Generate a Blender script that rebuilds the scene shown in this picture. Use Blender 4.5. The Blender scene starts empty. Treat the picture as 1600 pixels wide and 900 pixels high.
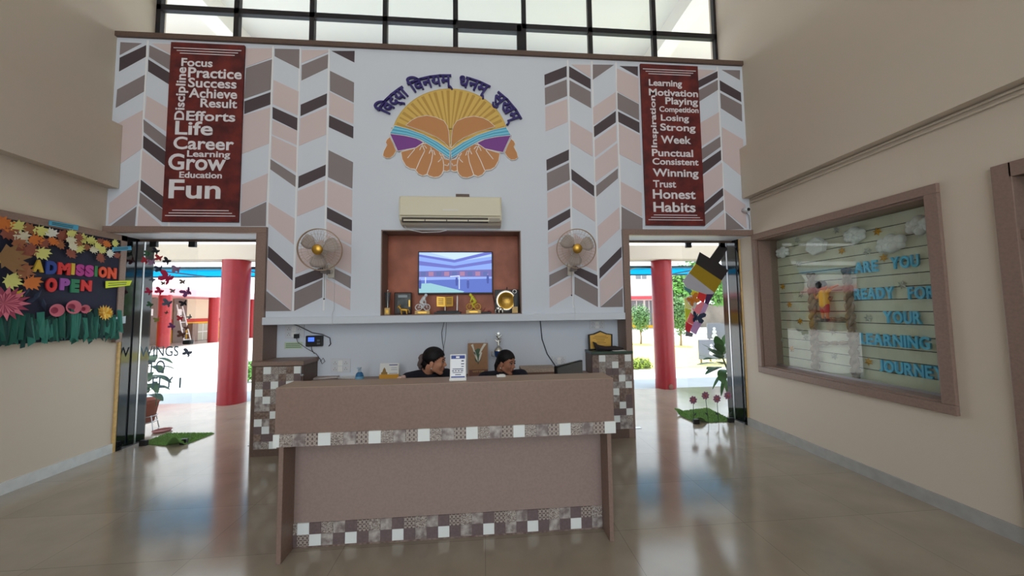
import bpy, bmesh, math, random
from mathutils import Vector, Matrix
random.seed(7)
S = bpy.context.scene
COL = S.collection

# ---------------------------------------------------------------- camera, sky, sun, exposure
F, YAW, PITCH, ROLL, CAMZ = 546.3, 0.0817, 0.0629, -0.0127, 1.5      # focal length in px of a 1600 px wide frame
cy_, sy_ = math.cos(YAW), math.sin(YAW)
FW = Vector((sy_*math.cos(PITCH), cy_*math.cos(PITCH), math.sin(PITCH)))
R0 = Vector((cy_, -sy_, 0)); U0 = R0.cross(FW)
RT = math.cos(ROLL)*R0 + math.sin(ROLL)*U0
UP = -math.sin(ROLL)*R0 + math.cos(ROLL)*U0
cam = bpy.data.cameras.new('camera'); cam.sensor_width = 36; cam.lens = F/1600*36; cam.clip_start = .05; cam.clip_end = 300
camo = bpy.data.objects.new('camera', cam); COL.objects.link(camo)
camo.matrix_world = Matrix(((RT.x, UP.x, -FW.x, 0), (RT.y, UP.y, -FW.y, 0), (RT.z, UP.z, -FW.z, CAMZ), (0, 0, 0, 1)))
S.camera = camo
W = bpy.data.worlds.new('sky'); S.world = W; W.use_nodes = True
bg = W.node_tree.nodes['Background']; bg.inputs[0].default_value = (.84, .93, 1, 1); bg.inputs[1].default_value = 1.0
sun = bpy.data.lights.new('sun', 'SUN'); sun.energy = 3.2; sun.angle = .01; sun.color = (1, .97, .92)
suno = bpy.data.objects.new('sun', sun); COL.objects.link(suno)
suno.rotation_euler = Vector((.10, .30, .95)).to_track_quat('Z', 'Y').to_euler()
S.view_settings.view_transform = 'Standard'; S.view_settings.look = 'None'; S.view_settings.gamma = 1
S.view_settings.exposure = 1.55
S.view_settings.use_curve_mapping = False
S.cycles.max_bounces = 12; S.cycles.diffuse_bounces = 8; S.cycles.transparent_max_bounces = 16

# ---------------------------------------------------------------- helpers
def ray(px, py):
    return FW + (px-800)/F*RT - (py-450)/F*UP
def at(px, py, ax, v):
    'a point measured on the photograph, taken to the plane it lies on'
    d = ray(px, py); i = 'xyz'.index(ax); o = (0, 0, CAMZ)
    t = (v-o[i])/d[i]
    return Vector((d.x*t, d.y*t, CAMZ+d.z*t))
def lin(c):
    return tuple(((x/255)/12.92 if x/255 <= .04045 else ((x/255+.055)/1.055)**2.4) for x in c)
def mat(name, rgb, rough=.6, metal=0, spec=.4, noise=None, bump=None, rgb2=None, emit=0):
    m = bpy.data.materials.new(name); m.use_nodes = True
    nt = m.node_tree; b = nt.nodes['Principled BSDF']
    c = lin(rgb)+(1,)
    b.inputs['Base Color'].default_value = c
    b.inputs['Roughness'].default_value = rough; b.inputs['Metallic'].default_value = metal
    b.inputs['Specular IOR Level'].default_value = spec
    if noise or bump:
        tc = nt.nodes.new('ShaderNodeTexCoord')
    if noise:
        n = nt.nodes.new('ShaderNodeTexNoise'); n.inputs['Scale'].default_value = noise[0]; n.inputs['Detail'].default_value = 5
        nt.links.new(tc.outputs['Object'], n.inputs['Vector'])
        r = nt.nodes.new('ShaderNodeValToRGB')
        c2 = lin(rgb2)+(1,) if rgb2 else tuple(min(1, x*(1+noise[1])) for x in c[:3])+(1,)
        c1 = c if rgb2 else tuple(x*(1-noise[1]) for x in c[:3])+(1,)
        r.color_ramp.elements[0].color = c1; r.color_ramp.elements[1].color = c2
        r.color_ramp.elements[0].position = .35; r.color_ramp.elements[1].position = .65
        nt.links.new(n.outputs['Fac'], r.inputs['Fac']); nt.links.new(r.outputs['Color'], b.inputs['Base Color'])
    if bump:
        n = nt.nodes.new('ShaderNodeTexNoise'); n.inputs['Scale'].default_value = bump[0]; n.inputs['Detail'].default_value = 3
        nt.links.new(tc.outputs['Object'], n.inputs['Vector'])
        bp = nt.nodes.new('ShaderNodeBump'); bp.inputs['Strength'].default_value = bump[1]; bp.inputs['Distance'].default_value = .01
        nt.links.new(n.outputs['Fac'], bp.inputs['Height']); nt.links.new(bp.outputs['Normal'], b.inputs['Normal'])
    if emit:
        b.inputs['Emission Color'].default_value = c; b.inputs['Emission Strength'].default_value = emit
    return m
def glassmat(name, tint=(1, 1, 1), ior=1.5, rough=0):
    m = bpy.data.materials.new(name); m.use_nodes = True; nt = m.node_tree; nt.nodes.clear()
    o = nt.nodes.new('ShaderNodeOutputMaterial'); mx = nt.nodes.new('ShaderNodeMixShader'); fr = nt.nodes.new('ShaderNodeFresnel')
    t = nt.nodes.new('ShaderNodeBsdfTransparent'); g = nt.nodes.new('ShaderNodeBsdfGlossy')
    t.inputs[0].default_value = tint+(1,); g.inputs['Roughness'].default_value = rough; fr.inputs[0].default_value = ior
    ge = nt.nodes.new('ShaderNodeNewGeometry'); sb = nt.nodes.new('ShaderNodeMath'); sb.operation = 'SUBTRACT'; sb.inputs[0].default_value = 1.3
    ml = nt.nodes.new('ShaderNodeMath'); ml.operation = 'MULTIPLY'; ml.use_clamp = True
    b2 = nt.nodes.new('ShaderNodeMath'); b2.operation = 'MULTIPLY'; b2.inputs[1].default_value = 1.3; nt.links.new(ge.outputs['Backfacing'], b2.inputs[0])
    nt.links.new(b2.outputs[0], sb.inputs[1]); nt.links.new(sb.outputs[0], ml.inputs[1]); nt.links.new(fr.outputs[0], ml.inputs[0])   # both faces of the pane reflect once, on the side the light comes from
    nt.links.new(ml.outputs[0], mx.inputs[0]); nt.links.new(t.outputs[0], mx.inputs[1]); nt.links.new(g.outputs[0], mx.inputs[2])
    nt.links.new(mx.outputs[0], o.inputs[0]); return m
def sheetmat(name, rgb, trans=.5):
    'a thin translucent sheet'
    m = bpy.data.materials.new(name); m.use_nodes = True; nt = m.node_tree; nt.nodes.clear()
    o = nt.nodes.new('ShaderNodeOutputMaterial'); mx = nt.nodes.new('ShaderNodeMixShader'); mx.inputs[0].default_value = trans
    d = nt.nodes.new('ShaderNodeBsdfDiffuse'); t = nt.nodes.new('ShaderNodeBsdfTranslucent')
    for n in (d, t): n.inputs[0].default_value = lin(rgb)+(1,)
    nt.links.new(d.outputs[0], mx.inputs[1]); nt.links.new(t.outputs[0], mx.inputs[2]); nt.links.new(mx.outputs[0], o.inputs[0]); return m

# frames: origin, right, up, towards the viewer
def FB(y): return (Vector((0, y, 0)), Vector((1, 0, 0)), Vector((0, 0, 1)), Vector((0, -1, 0)))
def FR(x): return (Vector((x, 0, 0)), Vector((0, -1, 0)), Vector((0, 0, 1)), Vector((-1, 0, 0)))
def FL(x): return (Vector((x, 0, 0)), Vector((0, 1, 0)), Vector((0, 0, 1)), Vector((1, 0, 0)))
def uv(px, py, fr):
    O, U, V, N = fr
    ax = 'x' if abs(N.x) > .5 else 'y'
    p = at(px, py, ax, O.x if ax == 'x' else O.y)
    return ((p-O).dot(U), (p-O).dot(V))
def boxpx(x0, y0, x1, y1, fr):
    ym, xm = (y0+y1)/2, (x0+x1)/2
    return (uv(x0, ym, fr)[0], uv(x1, ym, fr)[0], uv(xm, y1, fr)[1], uv(xm, y0, fr)[1])
_tc = {}
def text_geo(s, bold=.018):
    k = (s, bold)
    if k not in _tc:
        cu = bpy.data.curves.new('t', 'FONT'); cu.body = s; cu.size = 1; cu.extrude = .5; cu.offset = bold; cu.resolution_u = 4
        o = bpy.data.objects.new('t', cu); COL.objects.link(o); bpy.context.view_layer.update()
        me = bpy.data.meshes.new_from_object(o.evaluated_get(bpy.context.evaluated_depsgraph_get()))
        _tc[k] = ([tuple(v.co) for v in me.vertices], [tuple(p.vertices) for p in me.polygons])
        bpy.data.objects.remove(o); bpy.data.curves.remove(cu); bpy.data.meshes.remove(me)
    return _tc[k]
wloc = {}
class MB:
    def __init__(s): s.v = []; s.f = []; s.m = []; s.s = []
    def add(s, v, f, m=0, sm=False):
        n = len(s.v); s.v += [Vector(p) for p in v]; s.f += [tuple(i+n for i in q) for q in f]; s.m += [m]*len(f); s.s += [sm]*len(f); return s
    def box(s, x0, x1, y0, y1, z0, z1, m=0):
        v = [(x, y, z) for x in (x0, x1) for y in (y0, y1) for z in (z0, z1)]
        return s.add(v, [(0, 1, 3, 2), (4, 6, 7, 5), (0, 4, 5, 1), (2, 3, 7, 6), (0, 2, 6, 4), (1, 5, 7, 3)], m)
    def fbox(s, u0, u1, v0, v1, fr, d0, d1, m=0):
        return s.prism([(u0, v0), (u1, v0), (u1, v1), (u0, v1)], fr, d0, d1, m)
    def prism(s, pts, fr, d0, d1, m=0, ms=None):
        O, U, V, N = fr; n = len(pts)
        a = sum(pts[i][0]*pts[(i+1) % n][1]-pts[(i+1) % n][0]*pts[i][1] for i in range(n))
        if a < 0: pts = pts[::-1]
        v = [O+U*p[0]+V*p[1]+N*d1 for p in pts]+[O+U*p[0]+V*p[1]+N*d0 for p in pts]
        s.add(v, [tuple(range(n)), tuple(range(2*n-1, n-1, -1))], m)
        k = len(s.v)-2*n
        s.f += [(k+i, k+n+i, k+n+(i+1) % n, k+(i+1) % n) for i in range(n)]; s.m += [m if ms is None else ms]*n; s.s += [False]*n
        return s
    def ribbon(s, pts, w, fr, d0, d1, m=0, closed=False):
        n = len(pts)
        for i in range(n if closed else n-1):
            a, b = Vector(pts[i]), Vector(pts[(i+1) % n]); d = b-a
            if d.length < 1e-6: continue
            d.normalize(); q = Vector((-d.y, d.x))*w/2; e = d*w*.35
            s.prism([tuple(a-q-e), tuple(b-q+e), tuple(b+q+e), tuple(a+q-e)], fr, d0, d1, m)
        return s
    def tube(s, pts, r, seg=8, m=0, caps=True, sm=True):
        pts = [Vector(p) for p in pts]; n = len(pts)
        rr = r if isinstance(r, (list, tuple)) else [r]*n
        rings = []; ref = None
        for i in range(n):
            t = (pts[min(i+1, n-1)]-pts[max(i-1, 0)]).normalized()
            if ref is None: ref = t.orthogonal().normalized()
            ref = (ref-t*ref.dot(t)).normalized(); b = t.cross(ref)
            rings.append([pts[i]+(ref*math.cos(a)+b*math.sin(a))*rr[i] for a in (2*math.pi*k/seg for k in range(seg))])
        v = [p for q in rings for p in q]
        f = [(i*seg+k, i*seg+(k+1) % seg, (i+1)*seg+(k+1) % seg, (i+1)*seg+k) for i in range(n-1) for k in range(seg)]
        s.add(v, f, m, sm)
        if caps: s.add(rings[0], [tuple(range(seg-1, -1, -1))], m); s.add(rings[-1], [tuple(range(seg))], m)
        return s
    def lathe(s, prof, c, seg=24, m=0, ax=Vector((0, 0, 1)), sm=True, ms=None):
        ax = Vector(ax).normalized(); a = ax.orthogonal().normalized(); b = ax.cross(a); c = Vector(c)
        v = [c+ax*z+(a*math.cos(t)+b*math.sin(t))*r for r, z in prof for t in (2*math.pi*k/seg for k in range(seg))]
        for i in range(len(prof)-1):
            k0 = len(s.v) if i == 0 else k0
            if i == 0: s.v += v
            q = [(k0+i*seg+k, k0+i*seg+(k+1) % seg, k0+(i+1)*seg+(k+1) % seg, k0+(i+1)*seg+k) for k in range(seg)]
            s.f += q; s.m += [m if ms is None else ms[i]]*seg; s.s += [sm]*seg
        s.add(v[:seg], [tuple(range(seg-1, -1, -1))], m if ms is None else ms[0]); s.add(v[-seg:], [tuple(range(seg))], m if ms is None else ms[-1])
        return s
    def ball(s, c, r, m=0, seg=16, rings=10, rot=None):
        if not isinstance(r, (list, tuple)): r = (r, r, r)
        v = []; f = []
        for i in range(rings+1):
            th = math.pi*i/rings
            for k in range(seg):
                ph = 2*math.pi*k/seg
                p = Vector((math.sin(th)*math.cos(ph)*r[0], math.sin(th)*math.sin(ph)*r[1], math.cos(th)*r[2]))
                v.append((rot @ p if rot else p)+Vector(c))
        for i in range(rings):
            for k in range(seg):
                f.append((i*seg+k, (i+1)*seg+k, (i+1)*seg+(k+1) % seg, i*seg+(k+1) % seg))
        return s.add(v, f, m, True)
    def cap(s, p0, p1, r0, r1, m=0, seg=12):
        'a limb section with rounded ends'
        p0, p1 = Vector(p0), Vector(p1); d = (p1-p0).normalized(); pts = []; rr = []
        for a in (90, 65, 40, 20): pts.append(p0-d*r0*math.sin(math.radians(a))); rr.append(max(r0*math.cos(math.radians(a)), 1e-4))
        pts += [p0, p1]; rr += [r0, r1]
        for a in (20, 40, 65, 90): pts.append(p1+d*r1*math.sin(math.radians(a))); rr.append(max(r1*math.cos(math.radians(a)), 1e-4))
        return s.tube(pts, rr, seg, m)
    def text(s, st, fr, bx, d0, d1, m=0, bold=.018, vert=False):
        O, U, V, N = fr; vs, fs = text_geo(st, bold)
        if vert: vs = [(-y, x, z) for x, y, z in vs]
        x0, x1 = min(p[0] for p in vs), max(p[0] for p in vs); y0, y1 = min(p[1] for p in vs), max(p[1] for p in vs)
        u0, u1, v0, v1 = bx
        s.add([O+U*(u0+(p[0]-x0)/(x1-x0)*(u1-u0))+V*(v0+(p[1]-y0)/(y1-y0)*(v1-v0))+N*(d0+(p[2]+.5)*(d1-d0)) for p in vs], fs, m)
        return s
    def xf(s, M, start=0):
        s.v[start:] = [M @ p for p in s.v[start:]]; return s
    def build(s, name, mats, parent=None, bevel=0, label=None, origin=None):
        if not isinstance(mats, (list, tuple)): mats = [mats]
        if parent is not None: o0 = wloc[parent]
        elif origin is not None: o0 = Vector(origin)
        else:
            xs = [p.x for p in s.v]; ys = [p.y for p in s.v]; o0 = Vector(((min(xs)+max(xs))/2, (min(ys)+max(ys))/2, min(p.z for p in s.v)))
        me = bpy.data.meshes.new(name); me.from_pydata([p-o0 for p in s.v], [], s.f)
        for k in mats: me.materials.append(k)
        me.polygons.foreach_set('material_index', s.m); me.polygons.foreach_set('use_smooth', s.s); me.update()
        o = bpy.data.objects.new(name, me); COL.objects.link(o)
        if parent is not None: o.parent = parent
        else: o.location = o0
        wloc[o] = o0.copy()
        if bevel:
            b = o.modifiers.new('bevel', 'BEVEL'); b.width = bevel; b.segments = 2; b.limit_method = 'ANGLE'; b.angle_limit = .7
        if label: o['label'] = label
        return o
def thing(name, loc, label=None, cat=None, group=None, kind=None):
    o = bpy.data.objects.new(name, None); COL.objects.link(o); o.location = loc; o.empty_display_size = .1; wloc[o] = Vector(loc)
    return tag(o, label, cat, group, kind)
def tag(o, label=None, cat=None, group=None, kind=None):
    for k, v in (('label', label), ('category', cat), ('group', group), ('kind', kind)):
        if v: o[k] = v
    return o
def struct(o, label=None): o['kind'] = 'structure'; return tag(o, label) if label else o

# ---------------------------------------------------------------- materials
M = {}
M['cream'] = mat('cream_paint', (200, 187, 171), .75, bump=(220, .12))
M['white'] = mat('white_paint', (208, 213, 222), .7, bump=(160, .06))
M['ceil'] = mat('ceiling_paint', (225, 222, 215), .8)
M['pink'] = mat('pink_laminate', (206, 188, 187), .6); M['grey'] = mat('grey_laminate', (134, 123, 123), .6); M['dark'] = mat('dark_laminate', (76, 64, 68), .6)
M['groove'] = mat('white_groove', (228, 228, 230), .6)
M['brown'] = mat('brown_laminate', (134, 111, 100), .45, noise=(60, .07))
M['taupe'] = mat('taupe_laminate', (149, 129, 122), .4, noise=(70, .05))
M['dbrown'] = mat('dark_brown_laminate', (96, 76, 66), .5, noise=(40, .08))
M['black'] = mat('black_plastic', (22, 22, 24), .4); M['mull'] = mat('black_window_metal', (30, 27, 32), .45)
M['steel'] = mat('brushed_steel', (180, 182, 186), .3, metal=1)
M['gran'] = mat('black_granite', (20, 22, 26), .06, spec=.6, noise=(300, .4))
M['base'] = mat('grey_marble_skirting', (160, 158, 154), .25, noise=(12, .06))
M['basel'] = mat('pale_marble_skirting', (200, 202, 200), .2, noise=(12, .05))
M['gold'] = mat('gold_metal', (205, 160, 70), .3, metal=.8); M['silver'] = mat('silver_metal', (210, 208, 200), .25, metal=.9)
M['wood'] = mat('pale_wood', (205, 170, 110), .5, noise=(30, .12))
M['red'] = mat('red_column_paint', (138, 27, 33), .35, noise=(9, .06)); M['redb'] = mat('red_beam_paint', (200, 70, 80), .6)
M['glass'] = glassmat('clear_glass', (.98, .985, .985)); M['glass2'] = glassmat('showcase_glass', (.93, .97, .95), 1.55)
M['text'] = mat('white_print', (222, 218, 222), .6); M['paper'] = mat('white_paper', (228, 228, 226), .8)
M['plug'] = mat('switch_plastic', (206, 208, 212), .4); M['navy'] = mat('navy_cloth', (22, 22, 34), .9, bump=(400, .2))
M['leaf'] = mat('plant_leaf', (50, 92, 44), .4, noise=(6, .3)); M['leaf2'] = mat('tree_leaf', (96, 150, 66), .6, noise=(3, .25)); M['leaf3'] = mat('shrub_leaf', (92, 132, 84), .6, noise=(3, .25))
M['trunk'] = mat('tree_bark', (150, 130, 110), .8); M['terra'] = mat('terracotta', (150, 80, 66), .7)
M['turf'] = mat('artificial_grass', (124, 164, 86), .8, noise=(40, .3)); M['turfb'] = mat('grass_mat_backing', (92, 126, 66), .9)
def tilemat(name, a, b, scale, kind):
    m = bpy.data.materials.new(name); m.use_nodes = True; nt = m.node_tree; bs = nt.nodes['Principled BSDF']; bs.inputs['Roughness'].default_value = .3
    tc = nt.nodes.new('ShaderNodeTexCoord'); mp = nt.nodes.new('ShaderNodeMapping'); nt.links.new(tc.outputs['Object'], mp.inputs[0])
    r = nt.nodes.new('ShaderNodeValToRGB'); r.color_ramp.elements[0].color = lin(a)+(1,); r.color_ramp.elements[1].color = lin(b)+(1,)
    if kind == 'maze':
        mp.inputs['Rotation'].default_value = (0, .785, 0)
        t = nt.nodes.new('ShaderNodeTexMagic'); t.turbulence_depth = 3; t.inputs['Scale'].default_value = scale; t.inputs['Distortion'].default_value = 1.6
        r.color_ramp.interpolation = 'CONSTANT'; r.color_ramp.elements[1].position = .45; out = t.outputs['Fac']
    elif kind == 'swirl':
        t = nt.nodes.new('ShaderNodeTexWave'); t.wave_type = 'RINGS'; t.inputs['Scale'].default_value = scale; t.inputs['Distortion'].default_value = 12; t.inputs['Detail Scale'].default_value = 2.5
        out = t.outputs['Fac']; r.color_ramp.elements[0].position = .3; r.color_ramp.elements[1].position = .6
    else:
        t = nt.nodes.new('ShaderNodeTexNoise'); t.inputs['Scale'].default_value = scale; t.inputs['Detail'].default_value = 4; out = t.outputs['Fac']
        r.color_ramp.elements[0].position = .38; r.color_ramp.elements[1].position = .66
    nt.links.new(mp.outputs[0], t.inputs['Vector']); nt.links.new(out, r.inputs[0]); nt.links.new(r.outputs[0], bs.inputs['Base Color']); return m
TILES = [mat('white_tile', (226, 230, 228), .2), tilemat('swirl_tile', (118, 105, 100), (176, 166, 158), 24, 'swirl'), tilemat('cloud_tile', (120, 108, 106), (182, 174, 168), 22, 'cloud'),
         tilemat('maze_tile', (96, 80, 76), (164, 152, 144), 34, 'maze'), mat('dark_tile', (108, 92, 93), .3, noise=(60, .1)), tilemat('brown_tile', (104, 84, 76), (140, 122, 112), 40, 'cloud')]
def floormat():
    m = bpy.data.materials.new('polished_stone_floor'); m.use_nodes = True; nt = m.node_tree; b = nt.nodes['Principled BSDF']
    tc = nt.nodes.new('ShaderNodeTexCoord'); mp = nt.nodes.new('ShaderNodeMapping'); nt.links.new(tc.outputs['Object'], mp.inputs[0])
    br = nt.nodes.new('ShaderNodeTexBrick'); br.offset = 0; br.inputs['Scale'].default_value = 1
    for k, v in (('Mortar Size', .0016), ('Brick Width', .9), ('Row Height', .6), ('Bias', 0)): br.inputs[k].default_value = v
    br.inputs['Color1'].default_value = lin((152, 140, 124))+(1,); br.inputs['Color2'].default_value = lin((146, 134, 118))+(1,); br.inputs['Mortar'].default_value = lin((122, 111, 97))+(1,)
    nz = nt.nodes.new('ShaderNodeTexNoise'); nz.inputs['Scale'].default_value = 3; nz.inputs['Detail'].default_value = 6
    mx = nt.nodes.new('ShaderNodeMix'); mx.data_type = 'RGBA'; mx.blend_type = 'OVERLAY'; mx.inputs[0].default_value = .25
    nt.links.new(mp.outputs[0], br.inputs[0]); nt.links.new(mp.outputs[0], nz.inputs['Vector'])
    nt.links.new(br.outputs['Color'], mx.inputs[6]); nt.links.new(nz.outputs['Fac'], mx.inputs[7]); nt.links.new(mx.outputs[2], b.inputs['Base Color'])
    b.inputs['Roughness'].default_value = .13; b.inputs['Specular IOR Level'].default_value = .6
    return m
M['floor'] = floormat()
M['ground'] = mat('pale_paving', (200, 201, 200), .8, noise=(1.5, .04)); M['lawn'] = mat('dry_lawn', (196, 190, 120), .9, noise=(8, .12))

# ---------------------------------------------------------------- room shell
XL, XR, YB, YG = -4.064, 3.349, 4.07, 4.30
struct(MB().box(-4.3, 3.6, -5.2, 4.64, -.12, 0).box(-12, 12, 4.64, 6.42, -.12, 0).build('floor', M['floor'], origin=(0, 0, 0)))
c = struct(MB().box(-4.3, 3.6, -5.2, 4.65, 7.6, 7.8).build('ceiling', M['ceil']))
# left wall with its projecting beam
w = MB().box(XL-.22, XL, -5.2, 4.64, 0, 7.6).box(XL, XL+.115, -5.2, YB-.005, 2.873, 3.58)
struct(w.build('wall_left', M['cream']))
# right wall: showcase recess and a doorway further along
SY0, SY1, SZ0, SZ1 = 2.335, 3.985, .782, 2.322
w = MB()
w.box(XR, XR+.32, SY1, 4.64, 0, 7.6).box(XR, XR+.32, 1.9, SY0, 0, 7.6).box(XR, XR+.32, SY0, SY1, 0, SZ0).box(XR, XR+.32, SY0, SY1, SZ1, 7.6)
w.box(XR+.27, XR+.32, SY0, SY1, SZ0, SZ1).box(XR, XR+.32, .78, 1.9, 2.31, 7.6).box(XR, XR+.32, -5.2, .78, 0, 7.6)
w.box(XR-.10, XR, -5.2, YB-.005, 2.86, 3.5)
struct(w.build('wall_right', M['cream']))
struct(MB().box(XL, XL+.014, -5.2, 4.29, 0, .10).build('baseboard_left', M['basel']))
struct(MB().box(XR-.014, XR, 1.98, 4.29, 0, .10).box(XR-.014, XR, -5.2, .7, 0, .10).build('baseboard_right', M['base']))
# the wall behind the camera: unseen entrance, its opening raised to brighten the room
struct(MB().box(-4.3, -3.6, -5.4, -5.2, 0, 7.6).box(2.9, 3.6, -5.4, -5.2, 0, 7.6).box(-3.6, 2.9, -5.4, -5.2, 6.6, 7.6).build('wall_front', M['cream']))
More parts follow.
